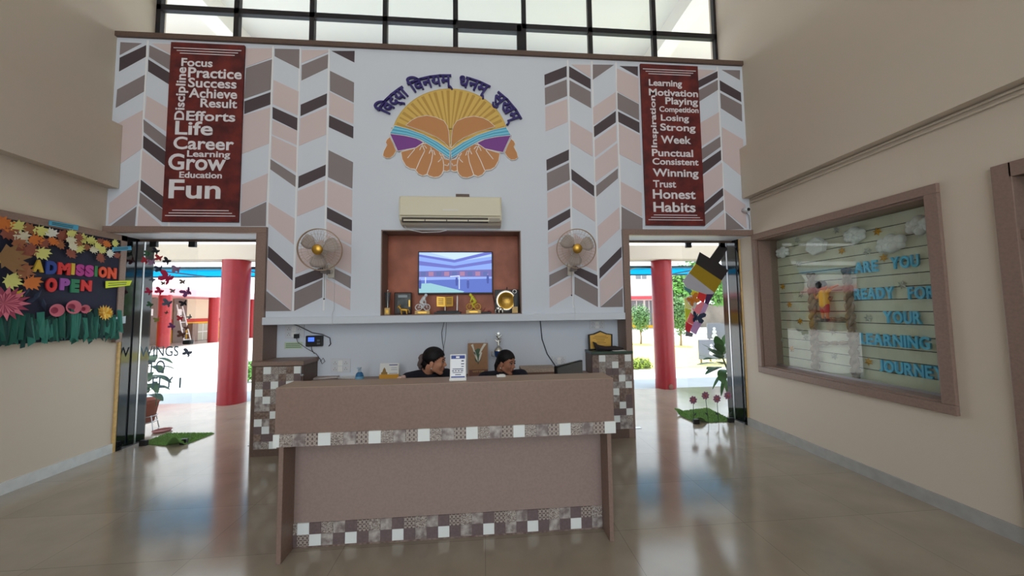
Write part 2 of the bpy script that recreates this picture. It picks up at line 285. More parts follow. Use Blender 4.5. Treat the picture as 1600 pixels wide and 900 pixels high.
# feature wall: upper part with niche, door heads, lower recess
DXL, DXR = -2.395, 1.676
NX0, NX1, NZ0, NZ1 = -1.163, .445, 1.455, 2.436
CH = [
('P',[(-2.699,4.539),(-2.415,4.554),(-2.411,4.444),(-2.692,4.318)]),('G',[(-2.69,4.303),(-2.411,4.422),(-2.414,4.059),(-2.698,3.937)]),('D',[(-2.694,3.909),(-2.416,4.028),(-2.412,3.883),(-2.692,3.759)]),('P',[(-2.695,3.744),(-2.414,3.846),(-2.416,3.423),(-2.7,3.293)]),('P',[(-2.688,2.941),(-2.419,3.074),(-2.423,2.764),(-2.69,2.624)]),('G',[(-2.69,2.61),(-2.424,2.747),(-2.421,2.471),(-2.685,2.469)]),
('G',[(-2.385,4.551),(-2.111,4.558),(-2.108,4.322),(-2.383,4.461)]),('P',[(-2.387,4.175),(-2.108,4.047),(-2.11,3.76),(-2.387,3.888)]),('D',[(-2.388,3.854),(-2.113,3.73),(-2.112,3.582),(-2.385,3.717)]),('P',[(-2.386,3.699),(-2.112,3.578),(-2.113,3.412),(-2.385,3.53)]),('P',[(-2.388,3.515),(-2.114,3.385),(-2.112,3.092),(-2.387,3.256)]),('G',[(-2.393,3.241),(-2.116,3.056),(-2.116,2.922),(-2.392,3.123)]),('P',[(-2.399,2.741),(-2.114,2.558),(-2.118,2.263),(-2.395,2.503)]),('D',[(-2.388,2.25),(-2.12,2.004),(-2.121,1.858),(-2.39,2.118)]),('P',[(-2.39,2.097),(-2.121,1.846),(-2.121,1.515),(-2.387,1.769)]),('G',[(-2.391,1.743),(-2.124,1.46),(-2.394,1.455)]),
('P',[(-2.086,4.551),(-1.792,4.562),(-1.792,4.541),(-2.086,4.393)]),('G',[(-2.082,4.365),(-1.791,4.512),(-1.793,4.346),(-2.081,4.182)]),('D',[(-2.082,3.891),(-1.794,4.037),(-1.795,3.905),(-2.081,3.755)]),('P',[(-2.083,3.727),(-1.794,3.868),(-1.795,3.547),(-2.089,3.404)]),('D',[(-2.084,3.047),(-1.791,3.19),(-1.792,3.062),(-2.086,2.91)]),('P',[(-2.088,2.877),(-1.798,3.009),(-1.795,2.718),(-2.089,2.586)]),('P',[(-2.086,2.197),(-1.796,2.323),(-1.794,2.056),(-2.09,1.933)]),('D',[(-2.092,1.893),(-1.794,2.011),(-1.797,1.891),(-2.094,1.764)]),('G',[(-2.096,1.729),(-1.8,1.87),(-1.798,1.668),(-2.094,1.52)]),
('D',[(-1.753,4.556),(-1.491,4.569),(-1.492,4.427)]),('G',[(-1.766,4.313),(-1.492,4.182),(-1.492,3.939),(-1.761,4.072)]),('P',[(-1.765,4.057),(-1.492,3.92),(-1.492,3.681),(-1.763,3.794)]),('D',[(-1.764,3.775),(-1.491,3.649),(-1.491,3.507),(-1.765,3.635)]),('G',[(-1.763,3.362),(-1.488,3.225),(-1.492,2.914),(-1.762,3.044)]),('P',[(-1.765,3.01),(-1.492,2.895),(-1.49,2.577),(-1.764,2.713)]),('D',[(-1.766,2.695),(-1.49,2.546),(-1.489,2.418),(-1.765,2.562)]),('P',[(-1.766,2.529),(-1.491,2.405),(-1.492,2.261),(-1.765,2.394)]),('P',[(-1.765,2.385),(-1.492,2.234),(-1.489,1.931),(-1.76,2.065)]),('G',[(-1.759,2.038),(-1.492,1.9),(-1.493,1.762),(-1.759,1.923)]),('P',[(-1.761,1.879),(-1.494,1.736),(-1.494,1.516),(-1.76,1.663)]),
('G',[(-4.025,4.545),(-3.804,4.543),(-4.025,4.396)]),('D',[(-4.023,4.363),(-3.759,4.523),(-3.755,4.389),(-4.021,4.204)]),('G',[(-4.029,3.994),(-3.757,4.176),(-3.753,3.985),(-4.033,3.785)]),('P',[(-4.045,3.577),(-3.757,3.767),(-3.744,3.329),(-4.003,3.112)]),('P',[(-4.038,2.713),(-3.76,2.97),(-3.764,2.703),(-4.036,2.475)]),('G',[(-4.018,2.456),(-3.766,2.678),(-3.771,2.457)]),
('P',[(-3.704,4.546),(-3.472,4.551),(-3.469,4.41)]),('G',[(-3.724,4.525),(-3.471,4.403),(-3.469,4.222),(-3.722,4.387)]),('D',[(-3.727,4.357),(-3.474,4.196),(-3.48,4.062),(-3.723,4.218)]),('P',[(-3.723,3.934),(-3.482,3.791),(-3.478,3.51),(-3.732,3.682)]),('G',[(-3.743,3.663),(-3.481,3.453),(-3.48,3.299),(-3.733,3.517)]),('D',[(-3.734,3.478),(-3.483,3.29),(-3.484,3.129),(-3.731,3.336)]),('P',[(-3.737,3.31),(-3.486,3.116),(-3.486,2.783),(-3.735,2.996)]),('D',[(-3.736,2.977),(-3.486,2.783),(-3.491,2.653),(-3.734,2.858)]),('G',[(-3.739,2.837),(-3.497,2.65),(-3.496,2.504),(-3.739,2.714)]),('P',[(-3.743,2.685),(-3.5,2.466),(-3.746,2.457)]),
('D',[(0.765,4.375),(1.046,4.501),(1.043,4.364),(0.766,4.239)]),('G',[(0.767,4.207),(1.042,4.327),(1.043,4.118),(0.767,3.992)]),('P',[(0.768,3.963),(1.042,4.078),(1.041,3.786),(0.766,3.659)]),('D',[(0.769,3.305),(1.049,3.441),(1.045,3.308),(0.77,3.17)]),('G',[(0.772,3.14),(1.046,3.276),(1.052,3.064),(0.772,2.921)]),('P',[(0.771,2.896),(1.051,3.035),(1.05,2.743),(0.771,2.588)]),('D',[(0.774,2.559),(1.048,2.71),(1.047,2.605),(0.772,2.442)]),('P',[(0.771,2.417),(1.046,2.561),(1.046,2.419),(0.769,2.27)]),('P',[(0.772,2.235),(1.045,2.371),(1.048,2.079),(0.775,1.936)]),('G',[(0.777,1.908),(1.052,2.032),(1.052,1.922),(0.774,1.767)]),('P',[(0.777,1.749),(1.053,1.892),(1.052,1.678),(0.773,1.515)]),
('P',[(1.106,4.522),(1.345,4.53),(1.344,4.364)]),('D',[(1.077,4.499),(1.344,4.345),(1.342,4.214),(1.073,4.358)]),('G',[(1.078,4.319),(1.341,4.181),(1.339,3.971),(1.073,4.119)]),('P',[(1.075,3.809),(1.346,3.652),(1.343,3.36),(1.073,3.522)]),('D',[(1.074,3.199),(1.35,2.994),(1.348,2.862),(1.075,3.063)]),('P',[(1.08,3.022),(1.356,2.843),(1.351,2.55),(1.073,2.734)]),('P',[(1.084,2.41),(1.358,2.23),(1.355,1.947),(1.076,2.079)]),('D',[(1.081,2.023),(1.36,1.9),(1.36,1.765),(1.078,1.925)]),('G',[(1.081,1.888),(1.361,1.74),(1.356,1.521),(1.076,1.678)]),
('G',[(1.376,4.535),(1.649,4.544),(1.371,4.337)]),('P',[(1.364,3.981),(1.66,4.193),(1.653,3.973),(1.363,3.755)]),('D',[(1.368,3.737),(1.652,3.946),(1.647,3.8),(1.368,3.602)]),('P',[(1.371,3.566),(1.655,3.773),(1.65,3.565),(1.37,3.351)]),('P',[(1.372,3.316),(1.658,3.538),(1.658,3.251),(1.366,3.041)]),('G',[(1.376,2.998),(1.655,3.218),(1.651,3.093),(1.375,2.859)]),('P',[(1.381,2.497),(1.655,2.735),(1.656,2.47),(1.382,2.221)]),('D',[(1.389,1.984),(1.668,2.25),(1.664,2.12),(1.385,1.858)]),('P',[(1.388,1.824),(1.667,2.097),(1.666,1.772),(1.385,1.526)]),('G',[(1.383,1.464),(1.665,1.747),(1.661,1.457)]),
('D',[(1.722,4.532),(1.956,4.536),(1.951,4.409)]),('P',[(1.684,4.499),(1.959,4.381),(1.956,4.054),(1.675,4.203)]),('G',[(1.679,4.185),(1.952,4.043),(1.948,3.837),(1.676,3.974)]),('D',[(1.679,3.941),(1.949,3.81),(1.948,3.673),(1.68,3.81)]),('P',[(1.684,3.783),(1.95,3.646),(1.955,3.262),(1.679,3.398)]),('P',[(1.685,3.052),(1.947,2.914),(1.94,2.617),(1.679,2.77)]),('G',[(1.684,2.741),(1.945,2.598),(1.94,2.453),(1.675,2.451)]),
('P',[(2.744,4.534),(2.991,4.532),(2.737,4.388)]),('D',[(2.741,4.382),(3.011,4.522),(3.009,4.433),(2.738,4.283)]),('G',[(2.744,4.257),(3.009,4.407),(3.005,4.274),(2.743,4.106)]),('P',[(2.74,3.826),(3.002,3.978),(2.994,3.684),(2.738,3.516)]),('G',[(2.742,3.49),(3.003,3.659),(3.001,3.524),(2.739,3.342)]),('D',[(2.737,3.307),(3.003,3.485),(3.0,3.354),(2.736,3.154)]),('P',[(2.735,3.137),(3.01,3.322),(3.002,3.021),(2.729,2.804)]),('D',[(2.734,2.789),(3.003,2.996),(3.001,2.896),(2.731,2.663)]),('G',[(2.737,2.648),(3.002,2.843),(2.999,2.717),(2.727,2.501)]),('P',[(2.734,2.457),(3.006,2.679),(3.003,2.459)]),
('G',[(3.073,4.542),(3.319,4.547),(3.309,4.419)]),('D',[(3.035,4.401),(3.313,4.247),(3.313,4.125),(3.034,4.269)]),('G',[(3.033,4.233),(3.315,4.088),(3.309,3.864),(3.032,4.032)]),('P',[(3.032,3.783),(3.307,3.628),(3.289,3.128),(3.02,3.348)]),('P',[(3.013,2.983),(3.289,2.783),(3.291,2.479),(3.017,2.704)]),('G',[(3.026,2.679),(3.258,2.473),(3.014,2.462)]),
]

w = MB()
ZT = 4.60
w.box(XL, XR, YB, 4.60, 2.39, ZT) if False else None
w.box(XL, DXL-.1, YB, 4.5, 2.39, ZT).box(DXR+.08, XR, YB, 4.5, 2.39, ZT)          # over the two doors
w.box(DXL-.1, NX0, YB, 4.5, 1.37, ZT).box(NX1, DXR+.08, YB, 4.5, 1.37, ZT)
w.box(NX0, NX1, YB, 4.5, NZ1, ZT).box(NX0, NX1, YB, 4.5, 1.37, NZ0).box(NX0, NX1, 4.34, 4.5, NZ0, NZ1)
w.box(DXL-.1, DXR+.08, YG, 4.5, 0, 1.37).box(XL, XR, 4.5, 4.66, 7.02, 7.6)
fr = FB(YB)
for colr, pts in CH:
    pts = [(min(max(p[0], XL+.004), XR-.004), min(max(p[1], 1.52), 4.575)) for p in pts]
    w.prism(pts, fr, 0, .003, 'PGD'.index(colr)+1)
for x in (-3.745, -3.43, -2.405, -2.105, -1.78, 1.06, 1.365, 1.675, 3.01): w.fbox(x-.009, x+.009, 1.52 if -2.395 < x < 1.66 else 2.455, 4.58, fr, 0, .0022, 4)
struct(w.build('wall_back', [M['white'], M['pink'], M['grey'], M['dark'], M['groove']]))
struct(MB().box(DXL-.01, DXR-.005, YB-.045, YB, 1.372, 1.452).build('trim_1', M['white'], bevel=.004))           # white ledge under the panelling
struct(MB().box(XL+.002, XR-.002, YB-.03, 4.5, 4.60, 4.655).build('trim_2', M['dbrown']))                              # dark sill under the clerestory
# door casings
struct(MB().box(XL+.002, DXL, YB-.035, YB+.02, 2.387, 2.456).box(DXL-.105, DXL, YB-.035, 4.3, .0, 2.387).build('trim_3', M['brown'], bevel=.003))
struct(MB().box(DXR, XR-.002, YB-.035, YB+.02, 2.387, 2.456).box(DXR, DXR+.078, YB-.035, 4.3, .0, 2.387).build('trim_4', M['brown'], bevel=.003))
# niche lining
t = MB()
t.box(NX0, NX0+.012, YB-.004, 4.34, NZ0, NZ1).box(NX1-.012, NX1, YB-.004, 4.34, NZ0, NZ1).box(NX0, NX1, YB-.004, 4.34, NZ1-.012, NZ1).box(NX0, NX1, YB-.004, 4.34, NZ0, NZ0+.008)
t.box(NX0+.012, NX1-.012, 4.325, 4.335, NZ0+.008, NZ1-.012, 1)
M['niche'] = mat('red_brown_board', (178, 104, 78), .5, noise=(5, .2), rgb2=(152, 86, 62))
struct(t.build('trim_5', [M['brown'], M['niche']]))
# black granite jambs, transom channel
for n, x0, x1 in (('trim_6', XL, XL+.02), ('trim_7', XR-.02, XR)):
    struct(MB().box(x0, x1, 4.29, 4.62, 0, 2.39).build(n, M['gran']))
struct(MB().box(XL+.02, DXL-.1, 4.43, 4.47, 2.366, 2.39).build('trim_8', M['dbrown'])); struct(MB().box(DXR+.078, XR-.02, 4.40, 4.44, 2.366, 2.39).build('trim_9', M['dbrown']))
# thin cream corner beads next to the granite
struct(MB().box(XL, XL+.016, 4.262, 4.29, .0, 2.385).build('trim_10', M['wood'])); struct(MB().box(XR-.012, XR, 4.275, 4.29, 0, 2.385).build('trim_11', M['wood']))
# clerestory window
wi = thing('window_1', (-.36, 4.54, 4.65), kind='structure')
f = MB(); CZ0, CZ1, CB = 4.655, 7.02, 5.36
for k in range(9):
    x = -4.04+k*.9236
    f.box(x-(.03 if k % 4 else .034), x+.03, 4.50, 4.56, CZ0, CZ1)
f.box(XL, XR, 4.50, 4.56, CB-.035, CB+.035).box(XL, XR, 4.50, 4.56, CZ0-.01, CZ0+.03).box(XL, XR, 4.50, 4.56, 6.5, 6.57).box(XL, XR, 4.5, 4.56, CZ1-.05, CZ1)
f.box(-.34, .54, 4.485, 4.56, CB-.09, CB).box(.48, .55, 4.485, 4.56, CZ0, CB)
f.build('window_frame', M['mull'], wi)
MB().box(XL, XR, 4.527, 4.533, CZ0, CZ1).build('window_pane', M['glass'], wi)
# doorway on the right wall
d = thing('door_3', (XR, 1.35, 0), kind='structure')
f = MB().box(XR-.03, XR+.12, 1.89, 1.98, 0, 2.395).box(XR-.03, XR+.12, .70, .79, 0, 2.395).box(XR-.03, XR+.12, .775, 1.905, 2.30, 2.395).box(XR-.01, XR+.12, .775, 1.905, 1.90, 1.96).build('door_frame', M['brown'], d, bevel=.004)
MB().box(XR+.06, XR+.10, .775, 1.905, 0, 1.90).box(XR+.06, XR+.07, .775, 1.905, 1.96, 2.30, 1).build('door_leaf', [M['dbrown'], mat('dark_net', (66, 58, 50), .9, bump=(600, .5))], d)
# conduits along the right wall
t = MB()
for z, r in ((2.840, .010), (2.80, .009)):
    t.tube([(XR-.013, -5, z), (XR-.013, 4.03, z)], r, 8)
tag(t.build('conduit_pipe', M['cream']), 'pair of thin cream conduit pipes running along the right wall above the showcase', 'conduit')

# ---------------------------------------------------------------- glass doors
def glass_door(n, x0, x1, y, hx):
    d = thing(n, ((x0+x1)/2, y, 0), kind='structure')
    MB().box(x0, x1, y-.005, y+.005, .03, 2.365).build('glass_pane', M['glass'], d)
    MB().box(hx-.004, hx+.004, y-.012, y+.006, .03, 2.365).build('edge_strip', M['steel'], d, label='thin bright metal edge strip')
    for x in (x0+.05, x1-.10):
        for z0, z1 in ((2.30, 2.372), (.0, .06)):
            MB().box(x, x+.075, y-.018, y+.018, z0, z1).build('patch_fitting', M['black'], d, bevel=.004)
    return d
GYL, GYR = 4.45, 4.42
d1 = glass_door('door_1', -3.99, -3.41, GYL, -4.0)
d2 = glass_door('door_2', 2.645, 3.27, GYR, 3.262)
for d, x, y in ((d1, -2.62, 4.33), (d2, 1.90, 4.36)):
    b = MB().box(x-.06, x+.06, y-.03, y+.03, .0005, .004).build('floor_plate', M['steel'], d)
MB().box(-3.52, -3.43, GYL-.03, GYL+.03, 1.145, 1.195).build('lock_case', M['black'], d1, bevel=.012)
frL = FB(GYL-.006)
LET = mat('grey_sticker', (100, 122, 134), .6)
for s, bx in (('WINGS', (219, 541, 279, 557)), ('TO', (231, 563, 258, 583)), ('FLY', (238, 589, 271, 606)), ('I', (280, 590, 283, 606))):
    MB().text(s, frL, boxpx(*bx, frL), .0005, .0015, bold=.008).build('lettering', LET, d1)
# paper butterflies on the left glass
BF = {k: mat('paper_'+k, v, .8) for k, v in dict(red=(170, 40, 52), mauve=(140, 110, 140), black=(34, 34, 40), navy=(40, 50, 74), crimson=(176, 34, 76), slate=(84, 92, 108), taupe=(120, 102, 96), grey=(120, 120, 122), purple=(110, 60, 110), green=(54, 92, 62), olive=(120, 118, 60), brown=(92, 58, 50), orange=(200, 120, 40)).items()}
def butterfly(fr, px, py, r, colr, parent, ang=None, d=.004):
    u, v = uv(px, py, fr); O, U, V, N = fr
    mb = MB(); a = random.uniform(-.7, .7) if ang is None else ang
    up = [(0, 0), (.25, .55), (.7, .85), (1, .7), (.95, .3), (.55, 0)]; lo = [(0, 0), (.55, 0), (.85, -.3), (.7, -.75), (.35, -.7), (.1, -.3)]
    for sg in (1, -1):
        for w_ in (up, lo):
            k = len(mb.v); mb.prism([(p[0]*sg*r, p[1]*r) for p in w_], (Vector(), U, V, N), 0, .0015)
            for i in range(k, len(mb.v)): mb.v[i] = mb.v[i]+N*abs(mb.v[i].dot(U))*.55
    mb.tube([V*(-.5*r)+N*.003, V*(.55*r)+N*.003], r*.07+.001, 6)
    mb.xf(Matrix.Translation(O+U*u+V*v+N*d) @ Matrix.Rotation(a, 4, N)).build('paper_butterfly', BF[colr], parent)
for x, y, colr, r in ((200, 20, 'red', 30), (80, 45, 'red', 30), (140, 55, 'mauve', 32), (270, 48, 'black', 32), (200, 115, 'navy', 32), (355, 120, 'mauve', 36), (270, 195, 'crimson', 58), (235, 240, 'brown', 18), (140, 210, 'slate', 24), (405, 228, 'taupe', 24), (110, 315, 'crimson', 30), (205, 312, 'crimson', 34), (318, 308, 'grey', 22), (445, 320, 'purple', 42), (120, 430, 'green', 26), (275, 415, 'slate', 38), (415, 415, 'black', 30), (262, 497, 'brown', 14), (180, 560, 'olive', 24), (385, 548, 'red', 26), (465, 535, 'grey', 20), (310, 620, 'purple', 28), (440, 630, 'brown', 20), (400, 690, 'brown', 34), (450, 850, 'slate', 36), (173, -39, 'black', 30), (101, -17, 'green', 28)):
    butterfly(frL, 215+x/5.623, 400+y/5.623, r/5.623/123, colr, d1)
# big paper paintbrush on the right glass
frR = FB(GYR-.006)
PB = thing('paintbrush_cutout', (2.95, GYR-.01, 1.1), 'large tilted paper paintbrush with dark handle and colourful bristles on the right glass door', 'decoration')
def bp(pts, d0, d1, name, m): MB().prism([uv(1000+x/4.74, 370+y/4.74, frR) for x, y in pts], frR, d0, d1).build(name, m, PB)
PC = lambda n, c: mat('card_'+n, c, .7)
bp([(600, 40), (645, 90), (580, 195), (650, 250), (600, 325), (410, 200), (440, 115), (515, 160)], .001, .012, 'handle', PC('black', (42, 36, 36)))
bp([(410, 200), (600, 325), (548, 415), (360, 268)], .001, .013, 'ferrule', mat('gold_card', (168, 138, 32), .4, metal=.3))
bp([(360, 268), (548, 415), (535, 425), (480, 425), (430, 408), (345, 380), (315, 330)], .001, .011, 'collar', PC('pale', (176, 172, 180)))
for n, cc, pts in (('teal', (70, 120, 130), [(318, 362), (345, 378), (385, 402), (370, 420), (335, 395)]), ('yellow', (222, 206, 60), [(385, 398), (432, 410), (420, 445), (375, 425)]), ('red', (214, 50, 50), [(432, 408), (490, 428), (472, 488), (420, 462)]), ('violet', (70, 36, 80), [(490, 424), (542, 420), (502, 505), (478, 490)]),
                   ('rose', (232, 128, 140), [(455, 480), (475, 488), (440, 575), (400, 560), (385, 530)]), ('lilac', (190, 150, 190), [(475, 486), (505, 502), (470, 585), (425, 605), (440, 572)]), ('lemon', (226, 226, 140), [(322, 450), (385, 530), (335, 530)]), ('lime', (196, 196, 50), [(330, 528), (380, 540), (338, 625)]),
                   ('coral', (240, 110, 112), [(372, 560), (402, 590), (395, 652), (345, 630)]), ('scarlet', (206, 40, 56), [(338, 628), (385, 655), (365, 710), (333, 690)]), ('orchid', (182, 140, 186), [(400, 620), (455, 640), (412, 722), (372, 700)]), ('smoke', (110, 110, 116), [(340, 695), (390, 715), (385, 742), (335, 735)]),
                   ('cream', (214, 206, 196), [(380, 430), (430, 470), (400, 540), (330, 455)])):
    bp(pts, .001, .007+.0004*len(n), 'bristle_shard', PC(n, cc))
butterfly(frR, 1000+382/4.74, 370+468/4.74, .085, 'orange', PB, .5, .016)
butterfly(frR, 1000+415/4.74, 370+598/4.74, .09, 'navy', PB, -.2, .016)

# ---------------------------------------------------------------- on the feature wall
RUST = mat('rust_print', (72, 18, 22), .6, noise=(7, .3), rgb2=(112, 36, 30))
def banner(tag_label, x0, x1, words, vert, first):
    fr = FB(YB-.005)
    b = thing('wall_banner', ((x0+x1)/2, YB, 2.508), tag_label, 'banner', 'word banners')
    MB().fbox(x0, x1, 2.508, 4.557, fr, 0, .022).build('panel', RUST, b)
    w_ = x1-x0
    for sg, z0 in ((-1, 4.49), (1, 2.575)):
        for k in range(3):
            q = .03+k*.03 if True else 0
            MB().fbox(x0+.03+k*.035, x1-.03-k*.035, z0+sg*k*.03-.004, z0+sg*k*.03+.004, fr, .022, .0235).build('rule_line', M['text'], b)
    for s, bx in words:
        MB().text(s, fr, boxpx(*bx, fr), .022, .025, bold=.02).build('word', M['text'], b)
    MB().text(vert[0], fr, boxpx(*vert[1], fr), .022, .025, bold=.02, vert=True).build('word', M['text'], b)
q = lambda ox, oy, sc, l: [(s, (ox+a/sc, oy+b_/sc, ox+c_/sc, oy+d_/sc)) for s, a, b_, c_, d_ in l]
banner('dark red wall banner whose white words run from Focus to Fun, over the left door', -3.480, -2.700, q(0, 0, 2.5, [('Focus', 716, 235, 837, 266), ('Practice', 742, 272, 950, 312), ('Success', 742, 312, 930, 349), ('Achieve', 745, 352, 932, 389), ('Result', 790, 392, 932, 426), ('Efforts', 735, 440, 925, 478), ('Life', 692, 478, 838, 532), ('Career', 685, 540, 920, 589), ('Learning', 738, 593, 905, 625), ('Grow', 665, 605, 888, 669), ('Education', 708, 675, 873, 699), ('Fun', 667, 705, 868, 779)]), ('Discipline', (693/2.5, 268/2.5, 742/2.5, 473/2.5)), True)
banner('dark red wall banner whose white words run from Learning to Habits, over the right door', 1.977, 2.731, q(840, 80, 2.144, [('Learning', 370, 100, 480, 128), ('Motivation', 370, 132, 533, 155), ('Playing', 425, 160, 533, 190), ('Competition', 405, 190, 535, 214), ('Losing', 410, 217, 503, 244), ('Strong', 408, 247, 525, 278), ('Week', 410, 287, 510, 313), ('Punctual', 380, 332, 517, 356), ('Consistent', 382, 362, 535, 384), ('Winning', 383, 397, 535, 431), ('Trust', 384, 435, 460, 459), ('Honest', 383, 466, 525, 497), ('Habits', 385, 508, 525, 541)]), ('Inspiration', (840+375/2.144, 80+152/2.144, 840+400/2.144, 80+325/2.144)), False)

# emblem: open book held in two hands under a sunburst
EM = thing('emblem_sign', (-.39, YB, 3.25), 'round wall emblem of two hands holding an open book under golden rays', 'sign')
fe = FB(YB)
ce = lambda p: uv(560+p[0]/3.214, 80+p[1]/3.214, fe)
eg, er, eh, ew = mat('emblem_gold', (214, 178, 92), .5), mat('emblem_ray', (186, 146, 66), .5), mat('emblem_skin', (192, 132, 82), .55), mat('emblem_white', (232, 226, 220), .5)
ec, el, ev = mat('emblem_cyan', (72, 164, 198), .5), mat('emblem_pale_cyan', (130, 200, 222), .5), mat('emblem_purple', (122, 58, 140), .5)
def arc(a0, a1, n, rx=292, ry=262, cx=460, cy=457): return [(cx+rx*math.cos(math.radians(a0+(a1-a0)*i/n)), cy-ry*math.sin(math.radians(a0+(a1-a0)*i/n))) for i in range(n+1)]
low = [(745, 395), (600, 425), (463, 510), (330, 435), (170, 390)]
pl = [ce(p) for p in arc(13, 167, 40)+low[::-1]]
MB().prism(pl, fe, 0, .020).ribbon(pl, .008, fe, .0, .0225, closed=True).build('sunburst', [eg], EM)
rb = MB()
for k in range(22):
    a = 16+k*6.75; a2 = a+(3.2 if k % 2 else 2.0)
    p = [(460, 470), arc(a, a2, 1, 284, 255)[0], arc(a, a2, 1, 284, 255)[1]]
    rb.prism([ce(x) for x in p], fe, .02, .0215)
rb.build('rays', er, EM)
mirror = lambda pts: [(926-x, y) for x, y in pts]
pageL = [(240, 378), (270, 352), (300, 337), (345, 329), (390, 338), (430, 355), (447, 380), (455, 410), (460, 492), (430, 462), (395, 438), (330, 408), (280, 392)]
for sd in (0, 1):
    fm = mirror if sd else (lambda p: p)
    off = lambda pts: [ce((x, y+(8 if sd else 0)*abs(x-463)/300)) for x, y in fm(pts)]
    p = off(pageL)
    mb = MB().prism(p, fe, .0215, .026).ribbon(p, .005, fe, .0215, .0275, 1, True)
    for tx, ty in ((300, 345), (345, 332), (390, 342), (425, 358), (270, 360)):
        mb.ribbon(off([(458, 485), ((458+tx)/2, (485+ty)/2), (tx+8, ty+10)]), .0035, fe, .026, .0268, 2)
    mb.build('page', [eh, ew, er], EM)
    top = [(185, 380), (250, 396), (330, 425), (400, 462), (465, 507)]; bot = [(160, 420), (240, 430), (310, 448), (380, 490), (467, 550)]
    mid = lambda t: [((a[0]*(1-t)+b_[0]*t), (a[1]*(1-t)+b_[1]*t)) for a, b_ in zip(top, bot)]
    mb = MB()
    for k in range(5): mb.prism(off(mid(k/5)+mid((k+1)/5)[::-1]), fe, .02, .030+.0005*(k % 2), k % 2)
    mb.ribbon(off(mid(0)+mid(1)[::-1]), .006, fe, .02, .0315, 2, True)
    mb.build('page_edges', [ec, el, ew], EM)
    p = off([(160, 418), (235, 430), (290, 442), (330, 463), (290, 490), (200, 507)]); MB().prism(p, fe, .012, .027).ribbon(p, .006, fe, .012, .0285, 1, True).build('cover', [ev, ew], EM)
    p = off([(160, 435), (178, 470), (192, 505), (178, 528), (160, 541), (140, 540), (125, 528), (130, 505), (146, 475), (139, 462), (145, 448)]); MB().prism(p, fe, 0, .020).ribbon(p, .006, fe, 0, .022, 1, True).build('thumb', [eh, ew], EM)
    hp = [(215, 510), (290, 490), (318, 470), (345, 468), (370, 483), (392, 492), (420, 515), (435, 545), (462, 550), (462, 600), (445, 608), (428, 604), (420, 622), (405, 635), (380, 638), (356, 630), (347, 622), (325, 630), (303, 620), (286, 597), (262, 594), (240, 580), (222, 548)]
    p = off(hp); mb = MB().prism(p, fe, 0, .024).ribbon(p, .010, fe, 0, .0255, 1, True)
    for st in ([(365, 490), (375, 520), (368, 560), (345, 625)], [(320, 472), (335, 505), (312, 550), (292, 597)], [(408, 515), (425, 545), (430, 575), (428, 606)], [(285, 497), (262, 525), (250, 540)], [(310, 500), (318, 482), (335, 480), (344, 492)], [(357, 518), (364, 501), (380, 505), (386, 525)], [(402, 560), (418, 545), (418, 525)], [(435, 575), (450, 580), (455, 568)]):
        mb.ribbon(off(st), .0085, fe, .024, .026, 1)
    mb.build('hand', [eh, ew], EM)

# the arc of Devanagari words over the emblem
NV = mat('indigo_lettering', (44, 30, 104), .45)
MT = thing('motto_lettering', (-.39, YB, 3.9), 'arc of raised indigo Devanagari lettering over the hand and book emblem', 'lettering')
cX, cZ = ce((460, 455)); Rm = abs(ce((460+322, 455))[0]-cX)
hgt = .135
for s, a0, a1 in (('\u093f\u0935\u0926\u094d\u092f\u093e', 154, 126.5), ('\u093f\u0935\u0928\u092f\u092e\u094d', 122.5, 87), ('\u0927\u0928\u092e\u094d', 82.5, 56.5), ('\u0938\u0941\u0916\u092e\u094d', 51.5, 20.5)):
    vs, fs = text_geo(s, .02)
    xs = [p[0] for p in vs]; x0, x1 = min(xs), max(xs)
    mb = MB(); O, U, V, N = fe; out = []
    for p in vs:
        a = math.radians(a0+(p[0]-x0)/(x1-x0)*(a1-a0)); r = Rm*296/322+p[1]*.205
        out.append(O+U*(cX+1.12*r*math.cos(a))+V*(cZ-.02+r*math.sin(a))+N*(.012+(p[2]+.5)*.022))
    mb.add(out, fs).build('word', NV, MT)

# air conditioner
AC = thing('air_conditioner', (-.35, YB, 2.46), 'cream split air conditioner unit mounted under the emblem', 'air conditioner')
acm = mat('aged_cream_plastic', (214, 206, 180), .4); acd = mat('air_slot_shadow', (70, 60, 52), .6)
x0, x1 = -.912, .208
prof = [(YB, 2.46), (3.93, 2.462), (3.86, 2.50), (3.845, 2.55), (3.835, 2.70), (3.845, 2.755), (3.87, 2.77), (YB, 2.77)]
n = len(prof); mb = MB().add([(x, y, z) for x in (x0, x1) for y, z in prof], [tuple(range(n)), tuple(range(2*n-1, n-1, -1))]+[(i, i+n, (i+1) % n+n, (i+1) % n) for i in range(n)])
mb.build('body', acm, AC, bevel=.006)
MB().box(x0+.012, x1-.012, 3.828, 3.845, 2.545, 2.755).build('front_panel', acm, AC, bevel=.005)
mb = MB().box(x0+.03, x1-.15, 3.838, 3.88, 2.478, 2.525)
mb.build('air_slot', acd, AC)
for k in range(4): MB().box(x0+.05+k*.235, x0+.275+k*.235, 3.832, 3.842, 2.484, 2.500).build('louver', acm, AC)
MB().box(-.44, -.27, 3.826, 3.829, 2.603, 2.611).build('badge', M['text'], AC)
MB().box(x1-.14, x1-.02, 3.838, 3.86, 2.482, 2.522).build('display_panel', mat('grey_display', (150, 140, 122), .4), AC)
MB().box(-.30, -.15, 3.87, YB, 2.770, 2.803).build('mounting_bracket', M['dbrown'], AC)
MB().tube([(-.88, 3.98, 2.462), (-.86, 4.0, 2.43), (-.7, 4.05, 2.405), (-.5, 4.06, 2.415), (-.42, 4.06, 2.435)], .005, 6).build('drain_cable', M['paper'], AC)

